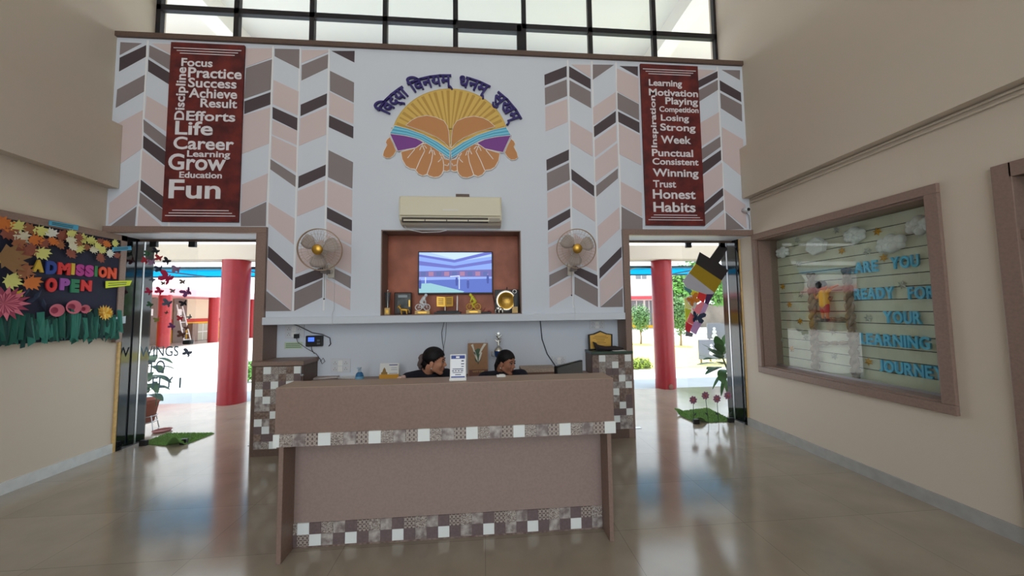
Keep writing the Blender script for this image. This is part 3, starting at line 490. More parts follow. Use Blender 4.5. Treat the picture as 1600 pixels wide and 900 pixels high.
# television
TV = thing('television', (-.335, 4.3, 1.70), 'flat wall television showing a blue school courtyard, in the wood lined niche', 'television')
x0, x1, z0, z1 = -.785, .117, 1.70, 2.222
MB().box(x0, x1, 4.268, 4.30, z0, z1).build('frame', M['black'], TV, bevel=.005)
MB().box(-.5, -.17, 4.30, 4.326, 1.85, 2.1).build('wall_mount', M['black'], TV)
fs_ = FB(4.268); sc = MB(); SM = []
def em(c, e=1.05):
    m = mat('screen_%d' % len(SM), tuple(v*.02 for v in c), .2); b = m.node_tree.nodes['Principled BSDF']; b.inputs['Emission Color'].default_value = lin(c)+(1,); b.inputs['Emission Strength'].default_value = e*.42; SM.append(m); return len(SM)-1
sx = lambda x: x0+.014+(x-455)/(1128-455)*(x1-x0-.028); sz = lambda y: z1-.014-(y-262)/(632-262)*(z1-z0-.034)
def sq(pts, c, d, e=1.05): sc.prism([(sx(x), sz(y)) for x, y in pts], fs_, 0, d, em(c, e))
sq([(455, 262), (1128, 262), (1128, 632), (455, 632)], (120, 150, 228), .001)
sq([(455, 262), (1128, 262), (1128, 300), (780, 348), (455, 280)], (158, 186, 244), .0012); sq([(560, 262), (1060, 262), (780, 325)], (182, 206, 250), .0014)
sq([(455, 280), (780, 330), (1060, 262), (1128, 262), (1128, 275), (780, 356), (455, 300)], (84, 92, 180), .0016)
sq([(455, 340), (780, 385), (1128, 330), (1128, 362), (780, 412), (455, 380)], (88, 92, 176), .0016)
sq([(455, 435), (1128, 420), (1128, 488), (455, 488)], (92, 84, 152), .0018)
for k in range(9): sq([(470+k*72, 440), (515+k*72, 440), (515+k*72, 480), (470+k*72, 480)], (150, 104, 140) if k % 2 else (70, 84, 150), .002)
sq([(455, 488), (1128, 488), (1128, 520), (455, 520)], (128, 154, 226), .0018); sq([(455, 518), (1128, 505), (1128, 632), (455, 632)], (70, 92, 176), .0019)
sq([(455, 548), (560, 545), (870, 622), (860, 632), (455, 632)], (132, 180, 190), .002)
for x, y in ((905, 545), (465, 545), (800, 520), (1090, 500)): sq([(x-9, y-25), (x+9, y-25), (x+12, y+10), (x+8, y+50), (x-8, y+50), (x-12, y+10)], (36, 56, 140), .0022); sq([(x-6, y-40), (x+6, y-40), (x+6, y-27), (x-6, y-27)], (120, 110, 170), .0022)
sq([(740, 480), (828, 474), (828, 600), (820, 600), (820, 484), (740, 488)], (190, 206, 250), .0023); sq([(510, 490), (518, 490), (518, 545), (510, 545)], (190, 206, 250), .0023)
sc.build('screen', SM, TV)
MB().tube([(.11, 4.29, 1.70), (.13, 4.31, 1.62), (.15, 4.315, 1.5)], .003, 6).build('power_cable', M['black'], TV)

# wall fans
FW_ = [mat('fan_white_plastic', (206, 200, 190), .4), mat('fan_wire', (176, 150, 128), .45), sheetmat('fan_blade_plastic', (206, 196, 190), .45), M['gold'], mat('fan_block_grey', (120, 112, 108), .5)]  # the last grey colours the block under the bracket arm
def fan(cx, cz, lab, yaw, first):
    f = thing('wall_fan', (cx, YB, cz-.35), lab, 'fan', 'wall fans')
    T = Matrix.Translation((cx, 3.77, cz)) @ Matrix.Rotation(yaw, 4, 'Z') @ Matrix.Rotation(math.radians(9), 4, 'X')   # local -y faces the room
    R = .215
    mb = MB()
    pr = lambda t: (R*math.cos(t), -.075*math.sin(t))
    for sg in (1, -1):
        for k in range(36):
            a = 2*math.pi*k/36; pts = []
            for i in range(7):
                t = math.radians(12+i*70/6) if sg > 0 else math.radians(12+i*60/6)
                r, y = pr(t); pts.append((r*math.cos(a), y*sg, r*math.sin(a)))
            mb.tube(pts, .0011, 4, 0, False)
    ring = lambda r, y, w_, m: mb.tube([(r*math.cos(a), y, r*math.sin(a)) for a in [2*math.pi*k/48 for k in range(49)]], w_, 6, m, False)
    ring(R, -.012, .0045, 0); ring(R, .012, .0045, 0); ring(R*.75, -.052, .0013, 0); ring(R*.45, -.068, .0013, 0)
    mb.xf(T).build('cage', FW_[1], f)
    MB().lathe([(.0, -.092), (.045, -.090), (.052, -.080), (.05, -.07), (.03, -.065)], (0, 0, 0), 28, ax=(0, 1, 0)).xf(T).build('hub_badge', FW_[3], f, label='round golden centre badge')
    for k in range(3):
        a0 = 2*math.pi*k/3+.4; v = []; fc = []
        for i in range(6):
            r = .035+.155*i/5
            for j in range(5):
                a = a0+(-.55+1.1*j/4)*(.6+.5*math.sin(math.pi*i/5)); v.append((r*math.cos(a), -.018+.02*(j-2)/2, r*math.sin(a)))
        for i in range(5):
            for j in range(4): fc.append((i*5+j, i*5+j+1, i*5+j+6, i*5+j+5))
        b = MB().add(v, fc, 0, True).xf(T).build('blade', FW_[2], f); sd = b.modifiers.new('thick', 'SOLIDIFY'); sd.thickness = .002
    MB().lathe([(.0, -.06), (.03, -.055), (.035, .0), (.055, .035), (.06, .10), (.045, .135), (0, .14)], (0, 0, 0), 20, ax=(0, 1, 0)).xf(T).build('motor_housing', FW_[0], f)
    MB().box(cx-.035, cx+.035, YB-.03, YB, cz-.27, cz-.12).build('wall_plate', FW_[0], f, bevel=.006)
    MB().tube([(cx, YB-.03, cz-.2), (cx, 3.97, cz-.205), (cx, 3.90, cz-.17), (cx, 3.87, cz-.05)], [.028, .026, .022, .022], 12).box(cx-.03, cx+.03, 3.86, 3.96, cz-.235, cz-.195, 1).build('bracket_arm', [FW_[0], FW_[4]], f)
    MB().tube([(cx-.02, 3.93, cz-.235), (cx-.022, 3.94, cz-.5)], .0022, 5).ball((cx-.022, 3.94, cz-.51), .009).build('pull_cord', M['black'], f)
    MB().tube([(cx+.03, YB-.008, cz-.27), (cx+.035, YB-.008, cz-.62), (cx+.035, YB-.052, cz-.66), (cx+.035, YB-.052, cz-.80)], .0025, 6).build('power_cord', M['plug'], f)
fan(-1.70, 2.155, 'wall fan with wire cage and gold badge, nearer the left door', .12, 1)
fan(1.03, 2.17, 'wall fan with wire cage and gold badge, nearer the right door', -.12, 0)

# small camera at the right end
CC = thing('security_camera', (3.29, 4.03, 2.68), 'small white security camera above the right door corner', 'camera')
MB().lathe([(.0, 0), (.03, .002), (.036, .03), (.036, .075), (.02, .085), (0, .086)], (3.262, 3.985, 2.70), 20, ax=(0, 1, .15)).build('housing', M['plug'], CC)
MB().lathe([(0, -.006), (.018, -.004), (.02, .004)], (3.262, 3.983, 2.70), 16, ax=(0, 1, .15)).build('lens', M['black'], CC)
MB().tube([(3.28, 4.05, 2.68), (3.31, 4.045, 2.64), (3.325, 4.055, 2.58), (3.325, 4.06, 2.47)], .003, 6).build('cord', M['dbrown'], CC)

# ---------------------------------------------------------------- notice board on the left wall
NB = thing('notice_board', (XL, 2.8, 1.25), 'dark paper notice board with ADMISSION OPEN letters, paper leaves and grass on the left wall', 'notice board')
BX = XL+.035; fl = FL(BX)
MB().box(XL, BX, .9, 4.20, 1.26, 2.335).build('backing', mat('dark_felt', (40, 42, 62), .9, bump=(300, .3)), NB)
MB().box(XL, BX+.012, .9, 4.262, 2.327, 2.392).box(XL, BX+.012, 4.195, 4.262, 1.2, 2.392).build('frame', M['brown'], NB, bevel=.003)
maple = [(0, -1.0), (.08, -.55), (.55, -.75), (.45, -.45), (1, -.2), (.75, .05), (.9, .4), (.5, .32), (.42, .72), (.2, .55), (0, 1), (-.2, .55), (-.42, .72), (-.5, .32), (-.9, .4), (-.75, .05), (-1, -.2), (-.45, -.45), (-.55, -.75), (-.08, -.55)]
LC = {k: mat('leaf_paper_'+k, v, .8) for k, v in dict(o=(200, 112, 48), y=(206, 204, 120), r=(140, 78, 62), c=(210, 204, 180), b=(150, 94, 62), t=(140, 104, 66), w=(214, 214, 206), g=(214, 190, 50)).items()}
leaves = [(5, 350, 10, 'o'), (24, 354, 9, 'y'), (11, 365, 10, 'r'), (30, 371, 10, 'c'), (43, 358, 9, 'b'), (59, 361, 9, 'y'), (76, 364, 8, 'w'), (51, 375, 9, 'o'), (64, 380, 8, 'r'), (93, 368, 9, 'r'), (78, 377, 7, 'o'), (89, 382, 7, 'b'), (60, 396, 10, 'y'), (27, 393, 11, 'r'), (42, 390, 9, 'r'), (10, 404, 18, 't'), (31, 424, 11, 'b'), (0, 408, 6, 'g'),
          (105, 365, 7, 'y'), (104, 375, 7, 'c'), (107, 385, 7, 'c'), (116, 371, 7, 'r'), (127, 372.5, 8, 'y'), (140, 376, 8, 'y'), (154, 378, 7, 'r'), (164, 381, 7, 'o'), (177, 380, 6.5, 'y'), (120, 388, 8, 'y'), (132, 386, 6, 'b'), (143, 390, 7, 'c'), (156, 390.5, 7, 'y'), (168, 396, 7, 'w'), (179, 399, 6, 'r'), (106, 396, 8, 'r'), (152, 403, 8, 'r'), (12, 439, 11, 'y'), (43, 442, 11, 'o'), (22, 380, 8, 'b'), (116, 380, 6, 'b'), (147, 384, 6, 'y')]
for i, (x, y, r, k) in enumerate(leaves):
    u, v = uv(x, y, fl); rr = r/150*1.05; a = random.uniform(0, 6.28); O, U, V, N = fl
    mb = MB()
    cxs, sn = math.cos(a), math.sin(a)
    pts = [(p[0]*rr*cxs-p[1]*rr*sn, p[0]*rr*sn+p[1]*rr*cxs) for p in maple]
    mb.prism(pts, fl, 0, .0012)
    mb.v = [p+N*(.006+.0014*i % .03 + 2.2*((p-O).dot(U)**2+(p-O).dot(V)**2)/max(rr, .05)*.12)+U*u+V*v for p in mb.v]
    mb.build('paper_leaf', LC[k], NB)
AL = dict(y=(206, 170, 50), b=(36, 62, 140), r=(204, 46, 46), m=(168, 50, 132), g=(50, 120, 70), o=(214, 78, 44), p=(150, 76, 160), e=(36, 120, 84))
AL = {k: mat('letter_card_'+k, v, .7) for k, v in AL.items()}
for s, a, b_, c_, d_, k in (('A', 175, 345, 240, 415, 'y'), ('D', 250, 352, 312, 428, 'b'), ('M', 318, 362, 388, 430, 'r'), ('I', 392, 365, 412, 430, 'y'), ('S', 418, 370, 466, 437, 'm'), ('S', 470, 375, 520, 442, 'm'), ('I', 525, 380, 540, 440, 'g'), ('O', 547, 384, 594, 446, 'o'), ('N', 598, 390, 648, 452, 'o'),
                        ('O', 250, 447, 312, 527, 'r'), ('P', 330, 450, 385, 517, 'p'), ('E', 390, 455, 438, 530, 'e'), ('N', 447, 460, 508, 522, 'r')):
    MB().text(s, fl, boxpx(a/3.6, 310+b_/3.6, c_/3.6, 310+d_/3.6, fl), .004, .016, bold=.07).build('letter', AL[k], NB)
PK = mat('pink_paper', (206, 110, 128), .8); PK2 = mat('dark_rose_paper', (150, 60, 84), .8)
for x, y, r in ((81, 485, 9), (107.6, 480, 10), (126, 483, 6.5)):
    u, v = uv(x, y, fl); O, U, V, N = fl; c0 = O+U*u+V*v; rr = r/150
    mb = MB().lathe([(.12*rr, .01), (.55*rr, .018), (rr, .045), (rr*.98, .047), (.5*rr, .022), (.1*rr, .014)], c0, 18, ax=N, ms=[0, 0, 0, 0, 1])
    mb.build('paper_flower', [PK, PK2], NB)
u, v = uv(4, 474, fl); O, U, V, N = fl
mb = MB()
for k in range(16):
    a = 2*math.pi*k/16; d = U*math.cos(a)+V*math.sin(a); e = U*-math.sin(a)+V*math.cos(a); c0 = O+U*u+V*v
    mb.add([c0+N*.01, c0+d*.07+e*.026+N*.03, c0+d*.15+N*.045, c0+d*.07-e*.026+N*.03], [(0, 1, 2, 3)], k % 2)
mb.build('paper_flower', [PK, PK2], NB)
u, v = uv(159.6, 490, fl); mb = MB(); c0 = O+U*u+V*v
for ring, (n_, r_) in enumerate(((18, .095), (14, .075), (9, .05))):
    for k in range(n_):
        a = 2*math.pi*(k+.5*ring)/n_; d = U*math.cos(a)+V*math.sin(a); e = U*-math.sin(a)+V*math.cos(a)
        mb.add([c0+N*(.012+.01*ring), c0+d*r_*.55+e*.013+N*(.02+.012*ring), c0+d*r_+N*(.022+.016*ring), c0+d*r_*.55-e*.013+N*(.02+.012*ring)], [(0, 1, 2, 3)], (k+ring) % 2)
mb.build('paper_sunflower', [mat('sun_paper', (220, 160, 40), .7), mat('sun_paper_pale', (230, 196, 90), .7)], NB)
def star(fr, px, py, r, n, m, parent, d=.006, name='paper_star', bump=.012):
    u, v = uv(px, py, fr); O, U, V, N = fr; a0 = random.uniform(0, 1); vs = []; k2 = 2*n
    for i in range(k2):
        rr = r*(1 if i % 2 == 0 else .48); a = a0+math.pi*i/n; vs.append(O+U*(u+rr*math.cos(a))+V*(v+rr*math.sin(a))+N*d)
    c0 = O+U*u+V*v; mb = MB().add(vs+[c0+N*(d+bump), c0+N*.001], [(i, (i+1) % k2, k2) for i in range(k2)]+[((i+1) % k2, i, k2+1) for i in range(k2)])
    mb.build(name, m, parent)
star(fl, 26, 460, .055, 5, LC['g'], NB); star(fl, 137, 486, .04, 5, LC['y'], NB)
# crepe-paper grass and dusky foliage
gm = [mat('crepe_green', (22, 82, 70), .8), mat('crepe_dark_green', (16, 58, 54), .8), mat('crepe_teal', (44, 112, 98), .8)]
mb = MB(); y = .92
while y < 4.19:
    h = random.uniform(.10, .24); b0 = 1.30+random.uniform(-.01, .05) - .05*max(0, (3.4-y))*.3; w_ = random.uniform(.02, .05); lean = random.uniform(-.03, .03); x = BX+.006+random.uniform(0, .02)
    mb.add([(x, y, b0+h), (x+.012, y+w_, b0+h+random.uniform(-.02, .02)), (x+.028, y+w_+lean, b0-random.uniform(0, .07)), (x+.02, y+lean, b0-random.uniform(0, .09)), (x+.02, y+w_*.5, b0+h*.5)], [(0, 4, 3), (0, 1, 4), (1, 2, 4), (4, 2, 3)], random.randrange(3), False)
    y += random.uniform(.006, .014)
tag(mb.build('paper_grass', gm, NB), kind='stuff')
for x, y, a in ((18, 493, .5), (34, 497, -.6), (70, 500, .6), (84, 500, -.5), (98, 492, .7), (118, 497, -.6), (45, 470, .9), (55, 462, .3), (66, 476, -.4), (38, 455, .2)):
    u, v = uv(x, y, fl); mb = MB(); L = .11; c0 = O+U*u+V*v; d = U*math.sin(a)+V*math.cos(a); e = U*math.cos(a)-V*math.sin(a)
    mb.add([c0-d*L*.6+N*.006, c0-e*.02+N*.014, c0+e*.02+N*.014, c0+d*L*.6+N*.03, c0+N*.022], [(0, 1, 4), (0, 4, 2), (1, 3, 4), (4, 3, 2)])
    mb.build('paper_frond', gm[1] if y > 480 else BF['navy'], NB)
for cc, pts, nm in (('sky', [(275, 125), (440, 152), (435, 180), (272, 150)], 1), ('sky', [(630, 275), (735, 268), (738, 290), (630, 298)], 1), ('lime', [(592, 465), (740, 462), (728, 490), (592, 505)], 1), ('pale', [(600, 672), (705, 662), (703, 702), (600, 715)], 1)):
    p = [uv(x/3.6, 310+y/3.6, FL(BX+.014)) for x, y in pts]
    p = p[:2]+p[2:]
    fq = FL(BX+.016); mb = MB().prism(p, fq, 0, .003)
    for k in (.33, .66):
        a = [p[0][i]*(1-k)+p[3][i]*k for i in (0, 1)]; b_ = [p[1][i]*(1-k)+p[2][i]*k for i in (0, 1)]
        mb.ribbon([tuple(a[i]*.9+b_[i]*.1 for i in (0, 1)), tuple(a[i]*.2+b_[i]*.8 for i in (0, 1))], .008, fq, .003, .0036, 1)
    mb.build('paper_strip', [mat('strip_'+cc, dict(sky=(74, 160, 196), lime=(206, 220, 40), pale=(178, 196, 206))[cc], .7), mat('strip_ink_'+cc, (60, 84, 80), .8)], NB)

# ---------------------------------------------------------------- glazed showcase in the right wall
SC = thing('display_case', (XR, 3.05, .71), 'glazed wall showcase reading ARE YOU READY FOR YOUR LEARNING JOURNEY, in brown frame', 'display case')
x = XR-.03
MB().box(x, XR, 2.254, 4.046, SZ1, 2.393).box(x, XR, 2.254, 4.046, .712, SZ0).box(x, XR, 2.254, SY0, SZ0, SZ1).box(x, XR, SY1, 4.046, SZ0, SZ1).build('frame', M['brown'], SC, bevel=.004)
A0, A1, C0, C1 = SY0+.02, SY1-.015, SZ0+.015, SZ1-.015
MB().box(XR-.001, XR+.265, A1, SY1, SZ0, SZ1).box(XR-.001, XR+.265, SY0, A0, SZ0, SZ1).box(XR-.001, XR+.265, A0, A1, SZ0, C0).box(XR-.001, XR+.265, A0, A1, C1, SZ1).build('lining', M['brown'], SC)
sl = [mat('slat_olive', (205, 202, 184), .6, noise=(4, .08)), M['black']]
mb = MB().box(XR+.252, XR+.268, A0, A1, C0, C1, 1)
for k in range(14):
    z0 = C0+k*(C1-C0)/14; mb.box(XR+.238, XR+.254, A0, A1, z0+.004, z0+(C1-C0)/14-.004)
mb.build('slatted_back', sl, SC)
MB().box(XR+.150, XR+.156, A0, A1, C0, C1).build('glass_pane', M['glass2'], SC)
MB().box(XR+.146, XR+.16, A0, A1, C0, C0+.02).build('glass_channel', M['steel'], SC)
fs2 = FR(XR+.237)
LB = mat('blue_foam_letter', (104, 192, 232), .7)
for s, a, b_, c_, d_ in (('ARE', 52, 293, 160, 348), ('YOU', 222, 265, 356, 330), ('READY', 52, 416, 238, 475), ('FOR', 305, 409, 434, 474), ('YOUR', 190, 528, 368, 588), ('LEARNING', 80, 630, 408, 705), ('JOURNEY', 172, 757, 478, 850)):
    u0, u1, v0, v1 = boxpx(1320+a/3, 310+b_/3, 1320+c_/3, 310+d_/3, fs2)
    u1 = min(u1, -2.365)
    vs_, _ = text_geo(s, .03); n_ = len(s); wid = [max(p[0] for p in text_geo(ch, .03)[0])-min(p[0] for p in text_geo(ch, .03)[0]) for ch in s]
    gap = .09; tot = sum(wid)+gap*(n_-1); xx = 0
    zc = (v0+v1)/2; hh = .105
    for ch, w_ in zip(s, wid):
        MB().text(ch, fs2, (u0+(u1-u0)*xx/tot, u0+(u1-u0)*(xx+w_)/tot, zc-hh/2, zc+hh/2), .004, .022, bold=.03).build('letter', LB, SC); xx += w_+gap
CW = mat('cotton_white', (222, 220, 222), .95, bump=(60, .6))
for x, y, r, hexa in ((1223.5, 394.5, .085, 0), (1276, 385, .11, 1), (1336, 368, .10, 0), (1392.7, 380.7, .11, 0), (1438, 352, .10, 0)):
    u, v = uv(x, y, FR(XR+.21)); mb = MB(); O, U, V, N = FR(XR+.205)
    if hexa: mb.prism([(u+r*math.cos(a+.3), v+r*.9*math.sin(a+.3)) for a in [math.pi*k/3 for k in range(6)]], FR(XR+.205), -.03, .03)
    else:
        for k in range(12):
            a = 2*math.pi*k/12; q = r*(.62 if k % 2 else .4); mb.ball(O+U*(u+q*math.cos(a)*1.15)+V*(v+q*.72*math.sin(a)), r*random.uniform(.3, .42), 0, 10, 7)
    mb.build('cotton_cloud', CW, SC, bevel=.01 if hexa else 0)
SG = mat('gold_star_paper', (206, 150, 40), .4, metal=.4); SS = mat('silver_star_paper', (186, 186, 178), .35, metal=.5)
for x, y in ((1223.5, 448), (1234, 476), (1250.5, 502), (1238, 545), (1316, 392), (1371.7, 361.7), (1381.7, 402.7), (1358, 565)): star(fs2, x, y, .042, 6, SG, SC, name='gold_star')
for x, y in ((1213, 423), (1216.6, 486), (1222, 531), (1246, 375), (1248.4, 412.5), (1252, 460.5), (1259.5, 526.5), (1301.5, 518), (1304.5, 556.5), (1307.5, 360), (1356, 392.7), (1357.3, 496.7), (1410, 445), (1331.7, 424)): star(fs2, x, y, .042, 6, SS, SC, name='silver_star')
RP = mat('brown_twisted_paper', (134, 112, 92), .8, noise=(20, .2)); frr = FR(XR+.205)
def rope(name, a, b_, r):
    A = at(a[0], a[1], 'x', XR+.205); B = at(b_[0], b_[1], 'x', XR+.205)
    mb = MB(); d = (B-A).normalized(); p = Vector((1, 0, 0)); q_ = d.cross(p); L = (B-A).length
    for s2 in range(2):
        n_ = int(L/.012)+2; mb.tube([A+d*L*i/n_+(p*math.cos(i*.42+s2*math.pi)+q_*math.sin(i*.42+s2*math.pi))*r*.55 for i in range(n_+1)], [r*.75*(1+.14*math.sin(i*1.3)) for i in range(n_+1)], 8)
    mb.build(name, RP, SC)
rope('ladder_rail', (1267, 428), (1275, 586), .030); rope('ladder_rail', (1322, 420), (1338, 592), .030)
rope('ladder_rung', (1270, 463), (1300, 466), .017); rope('ladder_rung', (1271, 498), (1330, 499), .017); rope('ladder_rung', (1273, 537), (1334, 535), .017)
DL = thing('paper_doll', (XR+.2, 3.4, 1.1), 'small paper doll in yellow shirt and red shorts climbing the ladder in the showcase', 'doll')
u, v = uv(1292.5, 501, frr); O, U, V, N = frr; c0 = O+U*u+V*v+N*.02; P = lambda a, b_, c_=0: c0+U*a+V*b_+N*c_
sk = mat('doll_skin', (206, 130, 90), .7)
mb = MB().ball(P(-.01, .36), (.04, .042, .048)).cap(P(-.022, .02), P(-.022, .13), .013, .018).cap(P(.024, .02), P(.024, .13), .013, .018).cap(P(0, .15), P(0, .29), .035, .034).cap(P(.03, .28), P(.09, .34), .014, .011).cap(P(.09, .34), P(.15, .36), .012, .010).cap(P(-.03, .28), P(-.08, .23), .014, .012).cap(P(-.08, .23), P(-.10, .28), .012, .010).cap(P(0, .3), P(-.005, .34), .016, .016)
mb.build('body', sk, DL)
MB().ball(P(-.015, .372, .004), (.046, .05, .05), 0, 14, 8).build('hair', M['black'], DL)
MB().cap(P(0, .17), P(0, .285), .043, .041).cap(P(.03, .285), P(.065, .32), .02, .018).cap(P(-.03, .285), P(-.06, .25), .02, .018).build('shirt', mat('doll_yellow', (224, 170, 60), .7), DL)
MB().cap(P(-.02, .10), P(-.015, .16), .024, .03).cap(P(.022, .10), P(.016, .16), .024, .03).build('shorts', mat('doll_red', (186, 60, 60), .7), DL)
MB().ball(P(-.024, .008, .008), (.02, .026, .014)).ball(P(.026, .008, .008), (.02, .026, .014)).build('shoes', M['black'], DL)

# ---------------------------------------------------------------- reception desk
DK = thing('reception_desk', (-.21, 2.6, 0), 'long taupe laminate reception desk with two mosaic tile bands, in front of the seated women', 'desk')
X0, X1 = -1.25, .83
for a in (X0, X1-.028): MB().box(a, a+.028, 2.296, 2.95, 0, .70).build('side_panel', M['brown'], DK, bevel=.002)
MB().box(X0+.028, X1-.028, 2.435, 2.455, .0, .74).build('front_panel', M['taupe'], DK)
MB().box(X0-.008, X1+.012, 2.262, 2.462, .70, 1.043).build('counter_box', M['brown'], DK, bevel=.0025)
MB().box(X0-.008, X1+.012, 2.262, 2.464, 1.043, 1.047).build('counter_top', mat('counter_top_laminate', (156, 132, 112), .45), DK)
MB().box(X0+.028, X1-.028, 2.455, 2.93, .72, .75).build('worktop', M['brown'], DK, bevel=.002)
T = (X1+.014-X0+.010)/28.45
mb = MB(); x = X1+.016; k = 0; seq = [0, 3, 2, 1]
while x > X0-.012:
    xa = max(x-T, X0-.012); mb.box(xa+.0006, x-.0006, 2.252, 2.262, .698, .772, seq[k % 4]); x -= T; k += 1
mb.box(X0-.012, X0-.008, 2.2525, 2.46, .698, .772, 2).box(X1+.012, X1+.016, 2.2525, 2.46, .698, .772, 0)
mb.build('tile_band', TILES, DK)
mb = MB(); x = X1-.03; k = 0; r0, r1 = [1, 3, 4, 2], [2, 4, 0, 4]
while x > X0+.029:
    xa = max(x-T*1.0, X0+.028)
    for row, sq_ in ((0, r1), (1, r0)):
        kk = sq_[k % 4]
        if k > 24 and row == 0: kk = [0, 3, 4, 2, 1][(k-25) % 5]
        if k > 24 and row == 1: kk = [4, 0, 1, 1, 4, 0][(k-25) % 6]
        mb.box(xa+.0006, x-.0006, 2.428, 2.435, .014+row*.071, .014+row*.071+.070, kk)
    x -= T; k += 1
mb.box(X0+.028, X1-.028, 2.432, 2.4345, 0, .014, 5)
mb.build('tile_band', TILES, DK)

# tiled pedestals at both ends of the recess
def pedestal(lab, x0, x1, xt0, y, h, whites, capm, capz, brown_side):
    p = thing('tiled_pedestal', ((x0+x1)/2, (y+YG)/2, 0), lab, 'pedestal', 'tiled pedestals')
    MB().box(x0, x1, y+.008, YG-.002, 0, h).build('body', M['dbrown'], p)
    mb = MB(); t = .0775; rows = int((h-.05)/t); rnd = random.Random(3)
    for r in range(rows):
        for c in range(6):
            kk = 0 if (r, c) in whites else rnd.choice([4, 5, 5, 2, 1, 5, 4])
            z1 = h-.012-r*t; mb.box(xt0+c*t+.0006, xt0+(c+1)*t-.0006, y, y+.008, z1-t+.0012, z1, kk)
    mb.build('tile_facing', TILES, p)
    MB().box(x0-.006, x1+.012, y-.012, YG-.002, h, h+capz).build('cap', capm, p, bevel=.003)
    return p
p1 = pedestal('tiled pedestal with brown cap beside the left door', -2.45, -1.935, -2.415, 3.964, .94, {(0, 1), (0, 5), (2, 2), (3, 0), (4, 1), (6, 2), (7, 0), (8, 1), (10, 2), (11, 0), (2, 4), (4, 4), (6, 5)}, M['brown'], .045, True)
MB().tube([(-1.95, 3.955, .93), (-1.95, 3.955, .83)], .006, 8).ball((-1.93, 3.95, .835), .014).build('door_bolt', M['steel'], p1)
p2 = pedestal('tiled pedestal with dark green cap and award beside the right door', 1.255, 1.735, 1.26, 4.03, .972, {(0, 1), (0, 5), (1, 3), (3, 4), (4, 5), (5, 3), (7, 4), (8, 5), (9, 3), (11, 4)}, mat('green_slab', (58, 78, 68), .3), .03, False)
# back counter
CR = thing('back_counter', (-.34, 4.05, 0), 'brown back counter along the white wall behind the seated women', 'counter')
MB().box(-1.93, 1.25, 3.80, YG-.002, .70, .74).build('top', M['brown'], CR, bevel=.003)
for k in range(6): MB().box(-1.92+k*.528, -1.92+k*.528+.518, 3.83, 3.85, .06, .695).build('door', M['taupe'], CR, bevel=.003)
MB().box(-1.93, 1.25, 3.85, YG-.002, 0, .70).build('body', M['dbrown'], CR)

# ---------------------------------------------------------------- things on the counters
QR = thing('payment_stand', (-.17, 2.33, 1.047), 'small white framed payment card stand with blue header on the desk top', 'sign')
y = 2.325; fq = FB(y)
Tq = Matrix.Translation((-.17, y, 1.047)) @ Matrix.Rotation(math.radians(-9), 4, 'X') @ Matrix.Translation((.17, -y, -1.047))
qx0, qx1 = -.222, -.117
mb = MB().box(qx0, qx1, y, y+.008, 1.06, 1.215); mb.xf(Tq).build('frame', M['paper'], QR, bevel=.004)
MB().box(qx0-.003, qx1+.003, y-.012, y+.035, 1.047, 1.062).build('base', M['paper'], QR, bevel=.003)
blue = mat('print_blue', (44, 66, 140), .5)
mb = MB().fbox(qx0+.008, qx1-.008, 1.068, 1.208, fq, 0, .0006, 0).fbox(qx0+.008, qx1-.008, 1.186, 1.208, fq, .0006, .001, 1).fbox(qx0+.008, qx1-.008, 1.066, 1.074, fq, .0006, .001, 1)
mb.fbox(-.183, -.160, 1.191, 1.202, fq, .001, .0014, 0)
for a, b_, z, h in ((-.148, -.132, 1.168, .008), (-.15, -.13, 1.150, .006), (-.148, -.132, 1.134, .005), (-.205, -.135, 1.118, .005), (-.208, -.195, 1.106, .006), (-.19, -.178, 1.106, .006), (-.172, -.158, 1.106, .006), (-.152, -.136, 1.106, .006), (-.205, -.14, 1.096, .004), (-.188, -.150, 1.082, .005)): mb.fbox(a, b_, z, z+h, fq, .0006, .001, 2)
mb.xf(Tq).build('card', [mat('card_white', (232, 234, 238), .5), blue, mat('print_grey', (70, 76, 100), .6)], QR)
p = at(783, 589, 'z', 1.047)
tag(MB().box(p.x-.03, p.x+.03, 2.40, 2.44, 1.047, 1.058).box(p.x-.012, p.x+.02, 2.395, 2.43, 1.058, 1.063).build('card_clip', M['paper'], bevel=.002), 'tiny white clip lying on the desk top before the second woman', 'clip')
MO = thing('computer_monitor', (.65, 2.72, .75), 'thin dark computer monitor turned aside on the desk near the right pedestal', 'monitor')
a = at(869, 569, 'y', 2.62); b_ = at(898, 559, 'y', 2.82); dv = Vector((b_.x-a.x, b_.y-a.y, 0)); Lm = .40; dv.normalize(); nv = Vector((dv.y, -dv.x, 0)); zt = 1.075; a.z = 0
frm = (Vector((a.x, a.y, 0)), dv, Vector((0, 0, 1)), nv)
MB().fbox(0, Lm, zt-.27, zt, frm, -.02, .005).build('casing', M['black'], MO, bevel=.003)
MB().fbox(.01, Lm-.01, zt-.255, zt-.01, frm, .005, .0065).build('screen', mat('dark_screen', (60, 66, 72), .12, spec=.8), MO)
MB().fbox(.15, .25, .76, .9, frm, -.045, -.02).fbox(.08, .32, .75, .762, frm, -.13, .09).build('stand', M['black'], MO)
